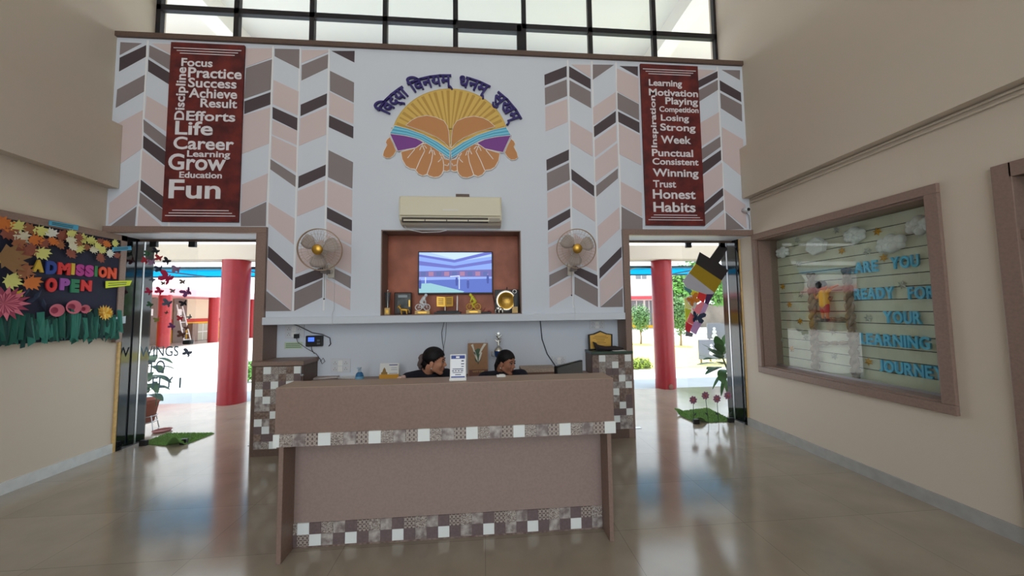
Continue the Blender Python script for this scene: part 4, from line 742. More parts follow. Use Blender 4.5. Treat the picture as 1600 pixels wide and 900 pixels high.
# left part of back counter
def stack(name, lab, cat, px, n, w_, d_, rot, cols, h=.004):
    p = at(px[0], px[1], 'z', .745); g = thing(name, (p.x, p.y, .741), lab, cat); 
    for k in range(n):
        R = Matrix.Translation((p.x, p.y, .7405+k*h)) @ Matrix.Rotation(rot+random.uniform(-.12, .12), 4, 'Z')
        MB().box(-w_/2, w_/2, -d_/2, d_/2, 0, h*.9).xf(R).build('sheet', cols[k % len(cols)], g)
stack('paper_stack', 'loose brownish newspapers on the back counter beside the left pedestal', 'papers', (512, 589), 5, .26, .2, .2, [mat('newsprint', (168, 150, 142), .9, noise=(60, .25)), M['paper']])
stack('paper_stack', 'second loose pile of printed papers on the back counter beside the blue dispenser', 'papers', (549, 589), 4, .20, .2, -.15, [mat('newsprint_grey', (164, 154, 150), .9, noise=(70, .3)), M['paper']])
TD = thing('tape_dispenser', (-1.385, 4.08, .74), 'small blue bottle shaped dispenser on the back counter by the papers', 'dispenser')
MB().lathe([(.0, 0), (.042, .002), (.044, .04), (.036, .075), (.02, .09), (0, .092)], (-1.385, 4.08, .741), 16).build('body', mat('blue_plastic', (44, 106, 152), .35), TD)
MB().lathe([(.018, 0), (.018, .03), (.010, .034), (.010, .05), (0, .05)], (-1.385, 4.08, .832), 12).box(-1.40, -1.365, 4.03, 4.085, .872, .884).build('cap', mat('pale_cap', (170, 190, 205), .4), TD)
MB().lathe([(.0445, 0), (.0445, .03)], (-1.385, 4.08, .755), 16).build('sticker', mat('label_blue', (120, 170, 200), .5), TD)
CA = thing('desk_calendar', (-1.07, 4.1, .74), 'desk calendar with temple picture and orange base on the back counter', 'calendar')
Tc = Matrix.Translation((-1.07, 4.1, .741)) @ Matrix.Rotation(math.radians(-8), 4, 'X')
fc_ = (Vector((0, 0, 0)), Vector((1, 0, 0)), Vector((0, 0, 1)), Vector((0, -1, 0)))
MB().fbox(-.106, .106, .0, .175, fc_, -.004, 0).xf(Tc).build('card', M['paper'], CA)
MB().fbox(-.106, .106, .0, .052, fc_, 0, .006).xf(Tc).build('base_strip', mat('calendar_orange', (206, 148, 40), .6), CA)
mb = MB().prism([(-.09, .052), (-.02, .052), (-.022, .075), (-.035, .08), (-.04, .105), (-.055, .13), (-.07, .105), (-.075, .08), (-.088, .075)], fc_, 0, .001).fbox(-.004, .09, .150, .160, fc_, 0, .001, 1).fbox(.0, .09, .06, .064, fc_, 0, .001, 1).fbox(.02, .085, .10, .103, fc_, 0, .001, 1).fbox(.02, .08, .12, .123, fc_, 0, .001, 1)
mb.xf(Tc).build('print', [mat('print_temple', (150, 120, 70), .7), blue], CA)
MB().fbox(-.10, .10, 0, .17, (Vector((0, .09, 0)), Vector((1, 0, 0)), Vector((0, -.26, 1)).normalized(), Vector((0, -1, 0))), -.004, 0).xf(Matrix.Translation((-1.07, 4.1, .741))).build('back_leg', M['paper'], CA)
FRM = thing('lily_craft_frame', (-.07, 4.15, .74), 'tall brown wrapped gift board with white and green lilies behind the second woman', 'frame')
ff = FB(4.13); kr = mat('kraft_board', (158, 118, 86), .6, noise=(20, .06))
MB().box(-.186, .046, 4.13, 4.17, .741, 1.118).build('board', kr, FRM, bevel=.003)
MB().box(-.170, .046, 4.118, 4.13, .741, .815).text('WITYSM', FB(4.118), (-.135, .0, .785, .806), 0, .001, 1).build('name_strip', [mat('rose_brown', (118, 78, 66), .6), M['wood']], FRM)
mb = MB()
for pts in ([(-.15, 1.10), (-.125, 1.112), (-.105, 1.03), (-.09, .97), (-.115, 1.0), (-.13, 1.06)], [(.03, 1.11), (-.0, 1.115), (-.04, 1.05), (-.06, .99), (-.03, 1.02), (.0, 1.07)], [(-.12, 1.01), (-.10, 1.03), (-.075, .95), (-.07, .90), (-.095, .95)], [(-.04, 1.02), (-.02, 1.01), (-.045, .93), (-.065, .90), (-.06, .95)]): mb.prism(pts, ff, .004, .012)
for pts in ([(-.115, 1.03), (-.07, 1.06), (-.03, 1.05), (-.05, .98), (-.055, .91), (-.068, .87), (-.08, .92), (-.10, .98)], [(-.11, .95), (-.085, .93), (-.075, .90), (-.095, .91)], [(-.03, .95), (-.045, .92), (-.06, .90), (-.045, .93)]): mb.prism(pts, ff, .001, .006, 1)
mb.build('lily_relief', [mat('lily_white', (222, 218, 204), .6), mat('lily_green', (66, 92, 70), .6)], FRM)
MB().tube([(-.186, 4.14, 1.118), (-.17, 4.14, 1.16), (-.155, 4.14, 1.118)], .003, 6).tube([(.012, 4.14, 1.118), (.028, 4.14, 1.165), (.046, 4.14, 1.118)], .003, 6).build('wrap_corner', mat('clear_wrap', (200, 200, 205), .2), FRM)
TP = thing('trophy_cup', (.172, 4.15, .74), 'slim silver and blue trophy cup with a star figure on top, behind the second woman', 'trophy')
c0 = (.172, 4.15, .741)
MB().lathe([(0, 0), (.05, 0), (.05, .05), (.04, .055), (0, .055)], c0, 20).build('base', M['black'], TP)
MB().lathe([(.02, .055), (.012, .09), (.012, .19), (.022, .20)], c0, 14).build('stem', M['silver'], TP)
MB().lathe([(.02, .20), (.045, .22), (.052, .27), (.052, .285), (.0, .285)], c0, 20).build('cup', mat('trophy_blue', (34, 66, 120), .3, metal=.3), TP)
MB().lathe([(.054, .285), (.05, .30), (.025, .33), (.012, .34), (.008, .36)], c0, 20).build('lid', M['silver'], TP)
for sg in (1, -1): MB().tube([(.172+sg*.05, 4.15, 1.015), (.172+sg*.085, 4.15, 1.01), (.172+sg*.08, 4.15, .965), (.172+sg*.045, 4.15, .96)], .006, 8).build('handle', M['silver'], TP)
mb = MB()
for k in range(8): mb.tube([(.172, 4.15, 1.10+.013*k), (.172+.042*math.sin(k*2.4), 4.15+.02*math.cos(k*2.4), 1.125+.014*k)], [.012, .005], 6)
mb.tube([(.172, 4.15, 1.09), (.172, 4.15, 1.22)], [.016, .007], 8)
frt = FB(4.15); mb.prism([(.172+(.022 if i % 2 == 0 else .009)*math.sin(math.pi*i/5), 1.225+(.022 if i % 2 == 0 else .009)*math.cos(math.pi*i/5)) for i in range(10)], frt, -.004, .004)
mb.build('figure', M['silver'], TP)
pat = mat('patterned_lid', (168, 150, 136), .7, noise=(120, .45))
PX = thing('gift_box', (.62, 4.05, .74), 'flat brown patterned box lying on the back counter right of the second woman', 'box')
MB().box(.42, .80, 3.93, 4.17, .741, .80).build('lower_part', mat('box_brown', (112, 84, 70), .7), PX, bevel=.003); MB().box(.415, .805, 3.925, 4.175, .80, .842).build('lid', pat, PX, bevel=.003)
PK_ = thing('tissue_packet', (.92, 4.02, .74), 'pale blue topped white packet on the back counter beside the monitor', 'packet')
MB().box(.83, 1.03, 3.92, 4.12, .741, .79).build('lower_pack', M['paper'], PK_, bevel=.008); MB().box(.84, 1.02, 3.93, 4.11, .79, .85).build('upper_pack', mat('pack_blue', (132, 150, 190), .6), PK_, bevel=.02)
# award on the right pedestal
AW = thing('award_plaque', (1.41, 4.2, 1.002), 'golden award plaque with black shield frame on the right pedestal', 'plaque')
fa = FB(4.19)
sh = [(1.268, 1.004), (1.565, 1.004), (1.57, 1.19), (1.50, 1.20), (1.418, 1.235), (1.33, 1.20), (1.264, 1.19)]
MB().prism(sh, fa, -.018, 0).build('frame', M['black'], AW, bevel=.003)
sh2 = [(1.418+(x-1.418)*.86, 1.112+(z-1.112)*.87) for x, z in sh]
mb = MB().prism(sh2, fa, 0, .003)
for k, (a, b_) in enumerate(((1.34, 1.49), (1.32, 1.51), (1.36, 1.47), (1.37, 1.46), (1.35, 1.48))): mb.fbox(a, b_, 1.165-k*.02, 1.170-k*.02, fa, .003, .0036, 1)
mb.build('gold_plate', [mat('plaque_gold', (212, 168, 84), .35, metal=.5), mat('plaque_ink', (110, 80, 40), .6)], AW)
CL = thing('crumpled_cap', (1.50, 4.1, 1.002), 'dark crumpled cloth cap lying before the golden plaque on the right pedestal', 'cap')
mb = MB().tube([(1.34, 4.12, 1.075), (1.37, 4.11, 1.04), (1.45, 4.10, 1.028), (1.56, 4.10, 1.03), (1.66, 4.10, 1.022)], [.006, .03, .026, .028, .012], 12).prism([(1.30, 1.11), (1.33, 1.10), (1.42, 1.004), (1.34, 1.004)], FB(4.12), -.012, .012)
mb.build('cloth', mat('cap_black', (46, 36, 38), .8), CL)
tag(MB().box(1.52, 1.68, 4.04, 4.15, 1.0025, 1.0065).build('paper_slip', M['paper']), 'small white paper slip under the dark cap on the right pedestal', 'paper')

# trophies in the niche
ZN = NZ0+.009; yN = 4.18; fn = FB(yN)
G = 'awards in the niche'
a = thing('flame_trophy', (-1.113, yN, ZN), 'trophy with two black blades on a wooden block in the left niche corner', 'trophy', G)
MB().box(-1.143, -1.083, yN-.03, yN+.03, ZN, ZN+.08).build('base', M['wood'], a, bevel=.003)
MB().fbox(-1.128, -1.098, ZN+.02, ZN+.055, fn, .03, .0315).build('name_plate', M['gold'], a)
for sg in (1, -1): MB().prism([(-1.113+sg*.004, ZN+.08), (-1.113+sg*.012, ZN+.08), (-1.113+sg*.034, ZN+.26), (-1.113+sg*.006, ZN+.26)], fn, -.008, .008).build('blade', M['black'], a)
MB().tube([(-1.113, yN, ZN+.08), (-1.113, yN, ZN+.29)], [.006, .002], 8).ball((-1.113, yN, ZN+.28), .012).build('stem', M['silver'], a)
a = thing('photo_plaque', (-.955, 4.24, ZN), 'dark framed plaque with a grey picture leaning behind the small golden animal', 'plaque', G)
f2 = FB(4.235)
MB().box(-1.055, -.85, 4.235, 4.255, ZN, ZN+.262).build('frame', mat('plaque_wood', (50, 32, 28), .4), a, bevel=.012)
MB().fbox(-1.015, -.865, ZN+.03, ZN+.245, f2, 0, .002).fbox(-1.005, -.90, ZN+.2, ZN+.23, f2, .002, .003, 1).fbox(-.885, -.868, ZN+.09, ZN+.17, f2, .002, .003, 2).build('picture', [mat('pic_dark', (70, 74, 72), .4, noise=(14, .5)), mat('pic_grey', (150, 160, 164), .4), M['gold']], a)
a = thing('golden_animal_figure', (-.915, 4.13, ZN), 'small golden four legged animal figure before the dark plaque in the niche', 'figurine', G)
y = 4.13; mb = MB().cap((-.945, y, ZN+.055), (-.885, y, ZN+.05), .02, .019).cap((-.95, y, ZN+.06), (-.972, y, ZN+.09), .012, .010).cap((-.972, y, ZN+.092), (-.99, y, ZN+.082), .012, .007)
for dx in (-.945, -.885):
    for dy in (-.012, .012): mb.cap((dx, y+dy, ZN+.045), (dx+.004, y+dy, ZN+.006), .008, .006)
mb.tube([(-.868, y, ZN+.06), (-.855, y, ZN+.04), (-.856, y, ZN+.02)], .004, 6).cap((-.965, y-.01, ZN+.1), (-.96, y-.014, ZN+.115), .004, .003).cap((-.965, y+.01, ZN+.1), (-.96, y+.014, ZN+.115), .004, .003)
mb.build('body', M['gold'], a)
def cyclist(x, lab, cloth, wheel, w_, sgn):
    a = thing('cyclist_trophy', (x, yN, ZN), lab, 'trophy', G)
    MB().box(x-w_, x+w_, yN-.035, yN+.03, ZN, ZN+.042).build('base', M['wood'], a, bevel=.003)
    MB().fbox(x-.05, x+.05, ZN+.012, ZN+.03, FB(yN-.035), 0, .001).build('name_plate', M['gold'], a)
    z = ZN+.042; mb = MB()
    for dx in (-.048, .048):
        mb.tube([(x+dx+.036*math.cos(t), yN, z+.038+.036*math.sin(t)) for t in [2*math.pi*k/20 for k in range(21)]], .0055, 6)
        for k in range(5): mb.tube([(x+dx, yN, z+.038), (x+dx+.034*math.cos(k*1.257), yN, z+.038+.034*math.sin(k*1.257))], .002, 4)
    for p, q_ in (((-.048, .038), (-.005, .04)), ((-.005, .04), (.036, .085)), ((-.02, .09), (.036, .085)), ((-.02, .09), (-.005, .04)), ((-.02, .09), (-.048, .038)), ((.048, .038), (.036, .095))): mb.tube([(x+sgn*p[0], yN, z+p[1]), (x+sgn*q_[0], yN, z+q_[1])], .004, 6)
    mb.build('bicycle', wheel, a)
    s = sgn
    mb = MB().cap((x-s*.018, yN, z+.10), (x+s*.016, yN, z+.15), .02, .022).ball((x+s*.036, yN, z+.178), (.019, .016, .021)).cap((x+s*.016, yN, z+.148), (x+s*.034, yN, z+.108), .010, .007).cap((x+s*.016, yN-.012, z+.15), (x+s*.036, yN-.012, z+.10), .010, .007)
    for dy in (-.012, .012): mb.cap((x-s*.018, yN+dy, z+.095), (x+s*.014, yN+dy, z+.075), .014, .010).cap((x+s*.014, yN+dy, z+.075), (x-s*.004, yN+dy, z+.03), .010, .007)
    mb.build('rider', cloth, a)
wm = mat('trophy_white', (214, 216, 218), .3)
cyclist(-.712, 'all white cyclist trophy on a wooden base left of the open book award', wm, wm, .085, 1)
cyclist(-.118, 'yellow clad cyclist trophy on a wooden base right of the open book award', mat('trophy_yellow', (214, 206, 50), .4), M['gold'], .088, -1)
a = thing('book_award', (-.425, yN, ZN), 'golden open book award on a dark plinth below the television', 'award', G)
MB().box(-.575, -.265, yN-.05, yN+.05, ZN, ZN+.022).box(-.545, -.295, yN-.035, yN+.035, ZN+.022, ZN+.038).build('plinth', M['black'], a, bevel=.003)
MB().tube([(-.452, yN, ZN+.036), (-.452, yN, ZN+.09)], .007, 8).build('stem', M['silver'], a)
for sg in (1, -1):
    x = -.452; MB().add([(x, yN, ZN+.085), (x+sg*.095, yN-.02, ZN+.09), (x+sg*.095, yN-.02, ZN+.205), (x, yN, ZN+.20), (x, yN+.012, ZN+.085), (x+sg*.095, yN-.008, ZN+.09), (x+sg*.095, yN-.008, ZN+.205), (x, yN+.012, ZN+.20)], [(0, 1, 2, 3), (7, 6, 5, 4), (0, 4, 5, 1), (1, 5, 6, 2), (2, 6, 7, 3), (3, 7, 4, 0)]).build('page', M['gold'], a)
    for k in range(4): MB().box(x+sg*.048-.03, x+sg*.048+.03, yN-.018, yN-.006, ZN+.115+k*.02, ZN+.121+k*.02).build('engraving', M['dbrown'], a)
MB().prism([(-.318, ZN+.038), (-.305, ZN+.038), (-.302, ZN+.20), (-.308, ZN+.225), (-.316, ZN+.20)], fn, -.006, .006).build('white_spire', M['paper'], a)
a = thing('ink_pen_stand', (.02, 4.15, ZN), 'small dark angular pen stand between yellow cyclist and round plate in the niche', 'pen stand', G)
MB().box(-.03, .09, 4.12, 4.17, ZN, ZN+.02).build('base', M['black'], a, bevel=.004); MB().tube([(-.01, 4.145, ZN+.02), (.02, 4.14, ZN+.07)], [.008, .003], 8).ball((.065, 4.14, ZN+.026), .014).build('pen', mat('pen_red', (130, 50, 46), .4), a)
a = thing('round_plate_plaque', (.285, 4.25, ZN), 'black square plaque with round gold and silver plate at the niche right end', 'plaque', G)
MB().box(.135, .428, 4.24, 4.258, ZN, ZN+.285).build('board', M['black'], a, bevel=.004)
MB().lathe([(0, .006), (.075, .006), (.078, .01), (.105, .012), (.128, .016), (.130, .008), (.12, 0)], (.275, 4.24, ZN+.15), 40, ax=(0, -1, 0), ms=[0, 0, 0, 1, 1, 1]).build('plate', [M['gold'], M['silver']], a)
for k in range(5): MB().fbox(.275-.05+.006*k, .275+.05-.006*k, ZN+.185-k*.018, ZN+.190-k*.018, FB(4.233), 0, .0012).build('engraving', M['dbrown'], a)
MB().tube([(.285, 4.25, ZN+.285), (.285, 4.25, ZN+.315)], .006, 8).build('hook', M['black'], a)
a = thing('medal_trophy', (.36, 4.12, ZN), 'wooden block trophy with a dark ribbon figure and ring before the round plate', 'trophy', G)
MB().box(.335, .40, 4.09, 4.15, ZN, ZN+.075).build('base', M['wood'], a, bevel=.003)
MB().prism([(.355, ZN+.075), (.385, ZN+.075), (.40, ZN+.2), (.375, ZN+.235), (.35, ZN+.19)], FB(4.12), -.01, .01).build('figure', M['black'], a)
MB().tube([(.368+.022*math.cos(t), 4.12, ZN+.255+.022*math.sin(t)) for t in [2*math.pi*k/16 for k in range(17)]], .005, 6).build('ring', M['silver'], a)
a = thing('silver_animal_figure', (.19, 4.12, ZN), 'tiny silver elephant figure before the round plate in the niche', 'figurine', G)
y = 4.12; mb = MB().ball((.20, y, ZN+.045), (.035, .024, .026)).ball((.162, y, ZN+.055), (.02, .018, .02)).tube([(.15, y, ZN+.05), (.138, y, ZN+.03), (.136, y, ZN+.012), (.145, y, ZN+.008)], [.008, .006, .005, .004], 8)
for dx in (.18, .222):
    for dy in (-.012, .012): mb.cap((dx, y+dy, ZN+.035), (dx, y+dy, ZN+.009), .010, .009)
for sg in (1, -1): mb.ball((.172, y+sg*.02, ZN+.055), (.013, .004, .018))
mb.build('body', M['silver'], a)

# ---------------------------------------------------------------- switches, reader, cables on the recessed wall
fw = FB(YG)
def plate(lab, x0, x1, z0, z1, n, rows):
    s = thing('switch_plate', ((x0+x1)/2, YG, z0), lab, 'switch plate', 'electric switch plates')
    MB().fbox(x0, x1, z0, z1, fw, .0005, .010).build('plate', M['plug'], s, bevel=.002)
    for r in range(rows):
        for k in range(n):
            u0 = x0+.018+(x1-x0-.036)*k/n; u1 = x0+.018+(x1-x0-.036)*(k+1)/n-.008; v0 = z0+.014+(z1-z0-.028)*r/rows; v1 = z0+.014+(z1-z0-.028)*(r+1)/rows-.008
            if k == n//2: MB().fbox(u0, u1, v0, v1, fw, .010, .015).build('rocker', M['paper'], s, bevel=.001)
            else:
                um, vm = (u0+u1)/2, (v0+v1)/2; w_ = MB()
                for du, dv_ in ((0, .012), (-.012, -.008), (.012, -.008)): w_.lathe([(.0045, 0), (.0045, .0012), (0, .0012)], (um+du, YG-.010, vm+dv_), 8, ax=(0, -1, 0))
                w_.build('socket', M['grey'], s)
plate('white switch plate with a plugged adapter above the green note, left end of the recess', -2.306, -2.092, 1.207, 1.362, 3, 2)
plate('large white socket plate above the papers on the back counter', -1.78, -1.562, .795, .958, 3, 2)
plate('white socket plate low on the wall behind the monitor', .832, 1.016, .817, .93, 3, 2)
plate('white socket plate just above the golden award plaque', 1.32, 1.513, 1.245, 1.362, 3, 2)
a = thing('power_adapter', (-2.16, YG-.03, 1.2), 'black plug adapter in the left switch plate with its hanging lead', 'plug')
MB().fbox(-2.185, -2.14, 1.205, 1.255, fw, .012, .055).build('body', M['black'], a, bevel=.005)
MB().tube([(-2.162, YG-.035, 1.205), (-2.15, YG-.03, 1.16), (-2.05, YG-.015, 1.08), (-1.95, YG-.012, 1.02), (-1.90, YG-.012, .95), (-1.88, YG-.012, .90), (-1.85, YG-.012, .93), (-1.87, YG-.012, .97), (-1.90, YG-.012, .93)], .0035, 6).build('lead', mat('cable_grey', (90, 88, 90), .6), a)
a = thing('fingerprint_reader', (-1.965, YG, 1.106), 'black attendance fingerprint reader with lit blue display on the recessed wall', 'reader')
MB().fbox(-2.06, -1.873, 1.106, 1.232, fw, .0005, .04).build('body', M['black'], a, bevel=.008)
MB().fbox(-2.03, -1.962, 1.165, 1.212, fw, .04, .0405).build('display', mat('blue_display', (50, 80, 200), .3, emit=1.0), a)
MB().fbox(-1.93, -1.895, 1.13, 1.15, fw, .04, .043).fbox(-1.93, -1.90, 1.165, 1.185, fw, .04, .042).build('keypad', mat('reader_grey', (90, 94, 100), .4), a)
MB().tube([(-2.0, YG-.02, 1.106), (-2.0, YG-.015, 1.07), (-1.97, YG-.012, 1.02)], .0035, 6).build('lead', M['black'], a)
a = MB().tube([(-2.22, YG-.012, 1.37), (-2.15, YG-.013, 1.345), (-2.0, YG-.012, 1.265), (-1.87, YG-.045, 1.245), (-1.80, YG-.012, 1.20), (-1.79, YG-.012, 1.13), (-1.81, YG-.012, 1.105)], .006, 6).build('wall_cable', mat('cable_dark', (72, 70, 74), .6))
tag(a, 'grey cable drooping over the black fingerprint reader', 'cable')
a = MB().fbox(-2.31, -2.11, 1.082, 1.16, fw, .0005, .002)
for k in range(3): a.fbox(-2.295, -2.125+.01*k-.02, 1.137-k*.02, 1.145-k*.02, fw, .002, .0025, 1)
tag(a.build('paper_note', [mat('note_green', (190, 204, 180), .8), mat('note_ink', (84, 120, 84), .8)]), 'narrow pale green printed note stuck on the recessed wall under the left switch plate', 'note')
cb = mat('cable_black', (40, 46, 50), .6)
p0, p1_, p2_, p3_ = [at(x, y, 'y', YG-.012) for x, y in ((844, 500), (847, 530), (855, 553), (870, 575))]
tag(MB().tube([p0+Vector((0, 0, .03)), p0, p1_, p2_, p3_], .006, 6).build('wall_cable', cb), 'black cable hanging from the ledge down to the monitor', 'cable')
pp = [at(x, y, 'y', YG-.012) for x, y in ((694, 503), (690, 520), (691, 532), (693, 545))]; p4 = [at(x, y, 'y', YG-.012) for x, y in ((698, 500), (696, 527), (693, 545))]
tag(MB().tube([pp[0]+Vector((0, 0, .02))]+pp+[pp[-1]+Vector((0, 0, -.2))], .0035, 6).tube(p4, .002, 5).build('wall_cable', cb), 'thin dark twin cable hanging from the ledge behind the first woman', 'cable')

# ---------------------------------------------------------------- outside: porch and courtyard
struct(MB().box(-45, 45, -40, 60, -.3, -.125).build('ground', M['ground'], origin=(0, 0, -.3)))
struct(MB().box(-45, 45, 6.42, 60, -.125, -.02).box(-45, -12, 4.64, 6.42, -.125, -.002).box(12, 45, 4.64, 6.42, -.125, -.002).build('courtyard_ground', M['ground'], origin=(0, 30, -.125)))
struct(MB().box(3.2, 14, 8.6, 15.5, -.02, -.005).build('lawn_ground', M['lawn']))
pc = MB().box(-12, 12, 4.66, 8.55, 7.05, 7.3)
for x in (at(359, 62, 'z', 6.7).x, at(1031, 93, 'z', 6.7).x, -9, 8.4): pc.box(x-.16, x+.16, 4.66, 8.5, 6.7, 7.05)
struct(MB().box(-12, 12, 7.3, 7.5, 6.2, 7.05).build('porch_ceiling_beam', mat('beam_cream', (226, 196, 166), .8)))
struct(pc.build('porch_ceiling', mat('porch_white', (226, 223, 217), .8)))
struct(MB().box(-12, 12, 6.22, 6.58, 2.415, 2.67).build('porch_beam', M['cream']))
for lab, x, y, r in (('thick red round porch pillar seen through the left door', -4.25, 6.38, .203), ('thick red round porch pillar seen through the right door', 3.43, 6.47, .186)):
    p = thing('porch_pillar', (x, y, 0), lab, 'pillar', 'red porch pillars')
    MB().lathe([(r*1.0, -.02), (r, 2.40), (r*.98, 2.412)], (x, y, 0), 40).build('shaft', M['red'], p)
    if x > 0: MB().lathe([(.0, -.004), (.05, .0), (.04, .004), (0, .010)], (x-.0, y-r, .05), 10, ax=(0, -1, .0)).build('worn_patch', mat('worn_plaster', (120, 80, 70), .9), p)
AWN = thing('awning', (-.5, 7.3, 2.2), 'turquoise sheet awning with dark frame in front of the porch beam', 'awning')
cy = sheetmat('turquoise_sheet', (40, 176, 214), .6)
MB().box(-9, 9, 6.6, 8.1, 2.318, 2.322).build('sheet', cy, AWN)
for y in (6.62, 8.1): MB().box(-9, 9, y-.02, y+.02, 2.29, 2.335).build('rail', mat('awning_frame', (40, 84, 100), .5), AWN)
fm_ = mat('awning_rib', (50, 74, 92), .5)
for k in range(13): MB().box(-9+k*1.5-.018, -9+k*1.5+.018, 6.62, 8.1, 2.295, 2.316).build('rib', fm_, AWN)
for x in (-8.98, 8.98): MB().tube([(x, 8.08, -.02), (x, 8.08, 2.29)], .03, 8).build('post', fm_, AWN)
# wing on the left of the courtyard
WB = thing('school_wing', (-16, 24, 0), 'long school wing with red pillars and yellow dado across the courtyard', 'building')
wp = mat('wing_cream', (220, 206, 180), .8); yl = mat('wing_yellow', (236, 184, 40), .7); rd = mat('wing_red', (186, 60, 50), .7); pw = mat('wing_white', (226, 226, 226), .8)
MB().box(-17, -16.5, 8, 42, -.02, 2.7).build('wall', wp, WB)
MB().box(-16.5, -16.47, 8, 42, -.02, 1.05).build('yellow_dado', yl, WB); MB().box(-16.5, -16.46, 8, 42, 1.05, 1.24).build('red_band', rd, WB)
MB().box(-17, -14.2, 8, 42, 2.36, 2.7).build('beam', mat('wing_pink', (226, 150, 156), .7), WB); MB().box(-17, -14.25, 8, 42, 2.7, 6.5).build('upper_wall', pw, WB)
MB().box(-16.5, -14.0, 8, 42, -.1, -.01).build('plinth', M['base'], WB)
for y in (11.2, 14.1, 17.1, 20.0, 23.2, 26.2, 29.2): MB().lathe([(.23, -.01), (.23, 2.38)], (-14.4, y, 0), 20).build('pillar', M['red'], WB)
for y0, y1 in ((20.02, 20.83), (18.35, 19.25)):
    o = MB().box(-16.46, -16.40, y0, y1, 0, 2.32).build('door', mat('door_brown_%d' % y0, (112, 94, 86), .6), WB)
    MB().box(-16.40, -16.395, y0+.2, y0+.48, 1.45, 1.78).build('notice', M['paper'], o)
for y0 in (21.45, 24.0):
    o = MB().box(-16.46, -16.3, y0, y0+1.6, 0, .95).build('cabinet', mat('cabinet_grey_%d' % y0, (172, 168, 150), .6), WB)
    for k in range(5): MB().box(-16.31, -16.29, y0+k*.39-.01, y0+k*.39+.02, 0, .95).build('divider', pw, o)
    MB().box(-16.31, -16.29, y0, y0+1.6, .46, .5).build('divider', pw, o)
MB().box(-16.47, -16.2, 21.0, 21.38, 0, .98).build('cupboard', M['brown'], WB)
LD = thing('step_ladder', (-15.6, 19.8, 0), 'white step ladder leaning between the brown doors of the far wing', 'ladder')
for dy in (0, .42): MB().tube([(-15.4, 19.5+dy, 0), (-15.9, 19.5+dy*.75+.05, 2.0)], .03, 6).build('rail', pw, LD)
for k in range(6): MB().tube([(-15.4-.083*(k+.6), 19.5+.02*k, .3*(k+.6)), (-15.4-.083*(k+.6), 19.92-.01*k, .3*(k+.6))], .022, 6).build('rung', pw, LD)
# block behind the right door
RB = thing('school_block', (11, 26.5, 0), 'pale two storey school block with red beam beyond the lawn', 'building')
MB().box(4, 13.7, 26.4, 30, -.02, 7).build('wall', pw, RB); MB().box(4, 13.8, 25.2, 26.4, 2.2, 2.42).build('beam', M['redb'], RB)
MB().box(4, 13.75, 26.36, 26.4, 0, 1.1).build('yellow_dado', yl, RB)
for x in (13.4, 10.4, 7.4): MB().lathe([(.2, -.02), (.2, 2.2)], (x, 25.5, 0), 16).build('pillar', M['red'], RB)
for x0, x1, z0, z1 in ((11.3, 12.4, 1.2, 2.1), (12.6, 13.1, .2, 2.1), (11.9, 12.75, 3.8, 4.25), (9.3, 10.3, 3.6, 4.5), (8.3, 9.5, 1.2, 2.1)):
    o = MB().box(x0, x1, 26.34, 26.4, z0, z1).build('window', mat('win_grey_%d' % (x0*10), (120, 124, 132), .4), RB)
    MB().box((x0+x1)/2-.03, (x0+x1)/2+.03, 26.32, 26.35, z0, z1).build('mullion', pw, o)
tag(MB().box(14.6, 32, 26.0, 26.3, -.02, 1.7).box(14.55, 32, 25.95, 26.35, 1.7, 1.78).build('boundary_wall', mat('wall_grey_brown', (124, 114, 106), .8, noise=(1.2, .15))), 'low grey brown boundary wall under the trees behind the lawn', 'wall')

def leafcloud(mb, c, r, n, size, shell=.55, m=0):
    for _ in range(n):
        d = Vector((random.gauss(0, 1), random.gauss(0, 1), random.gauss(0, 1))).normalized(); k = shell+(1-shell)*random.random()
        p = Vector(c)+Vector((d.x*r[0], d.y*r[1], d.z*r[2]))*k; q = (d+Vector((random.uniform(-.7, .7), random.uniform(-.7, .7), random.uniform(-.3, .9)))).normalized()
        a = q.orthogonal().normalized(); a = Matrix.Rotation(random.uniform(0, 6.28), 3, q) @ a; b_ = q.cross(a); s = size*random.uniform(.6, 1.3)
        mb.add([p-a*s, p-b_*s*.45+q*s*.1, p+a*s, p+b_*s*.45+q*s*.1], [(0, 1, 2, 3)], m)
def tree(name, lab, cat, x, y, z0, blobs, leafm, n, size, trunk_r, zt, group=None):
    t = thing(name, (x, y, -.02), lab, cat, group)
    MB().tube([(x, y, -.02), (x+.02, y, zt*.5), (x-.01, y, zt)], [trunk_r, trunk_r*.8, trunk_r*.55], 8).tube([(x, y, zt*.6), (x+.15*trunk_r*10, y, zt*1.1)], [trunk_r*.5, trunk_r*.25], 6).build('trunk', M['trunk'], t)
    mb = MB(); tot = sum(b_[3]*b_[4]*b_[5] for b_ in blobs)
    for bx, by, bz, rx, ry, rz in blobs:
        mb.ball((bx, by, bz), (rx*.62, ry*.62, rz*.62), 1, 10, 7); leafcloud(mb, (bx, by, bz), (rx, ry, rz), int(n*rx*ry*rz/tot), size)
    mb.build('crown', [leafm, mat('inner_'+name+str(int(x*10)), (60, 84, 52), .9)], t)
tree('clipped_tree', 'clipped egg shaped small tree on the lawn left of the right pillar', 'tree', 6.66, 14.5, 0, [(6.66, 14.5, 1.1, .46, .46, .64)], M['leaf3'], 1500, .05, .05, .6, 'clipped lawn trees')
tree('clipped_tree', 'taller clipped small tree on the lawn just right of the right pillar', 'tree', 7.85, 13.5, 0, [(7.85, 13.5, 1.2, .36, .36, .85)], M['leaf3'], 1500, .05, .05, .6, 'clipped lawn trees')
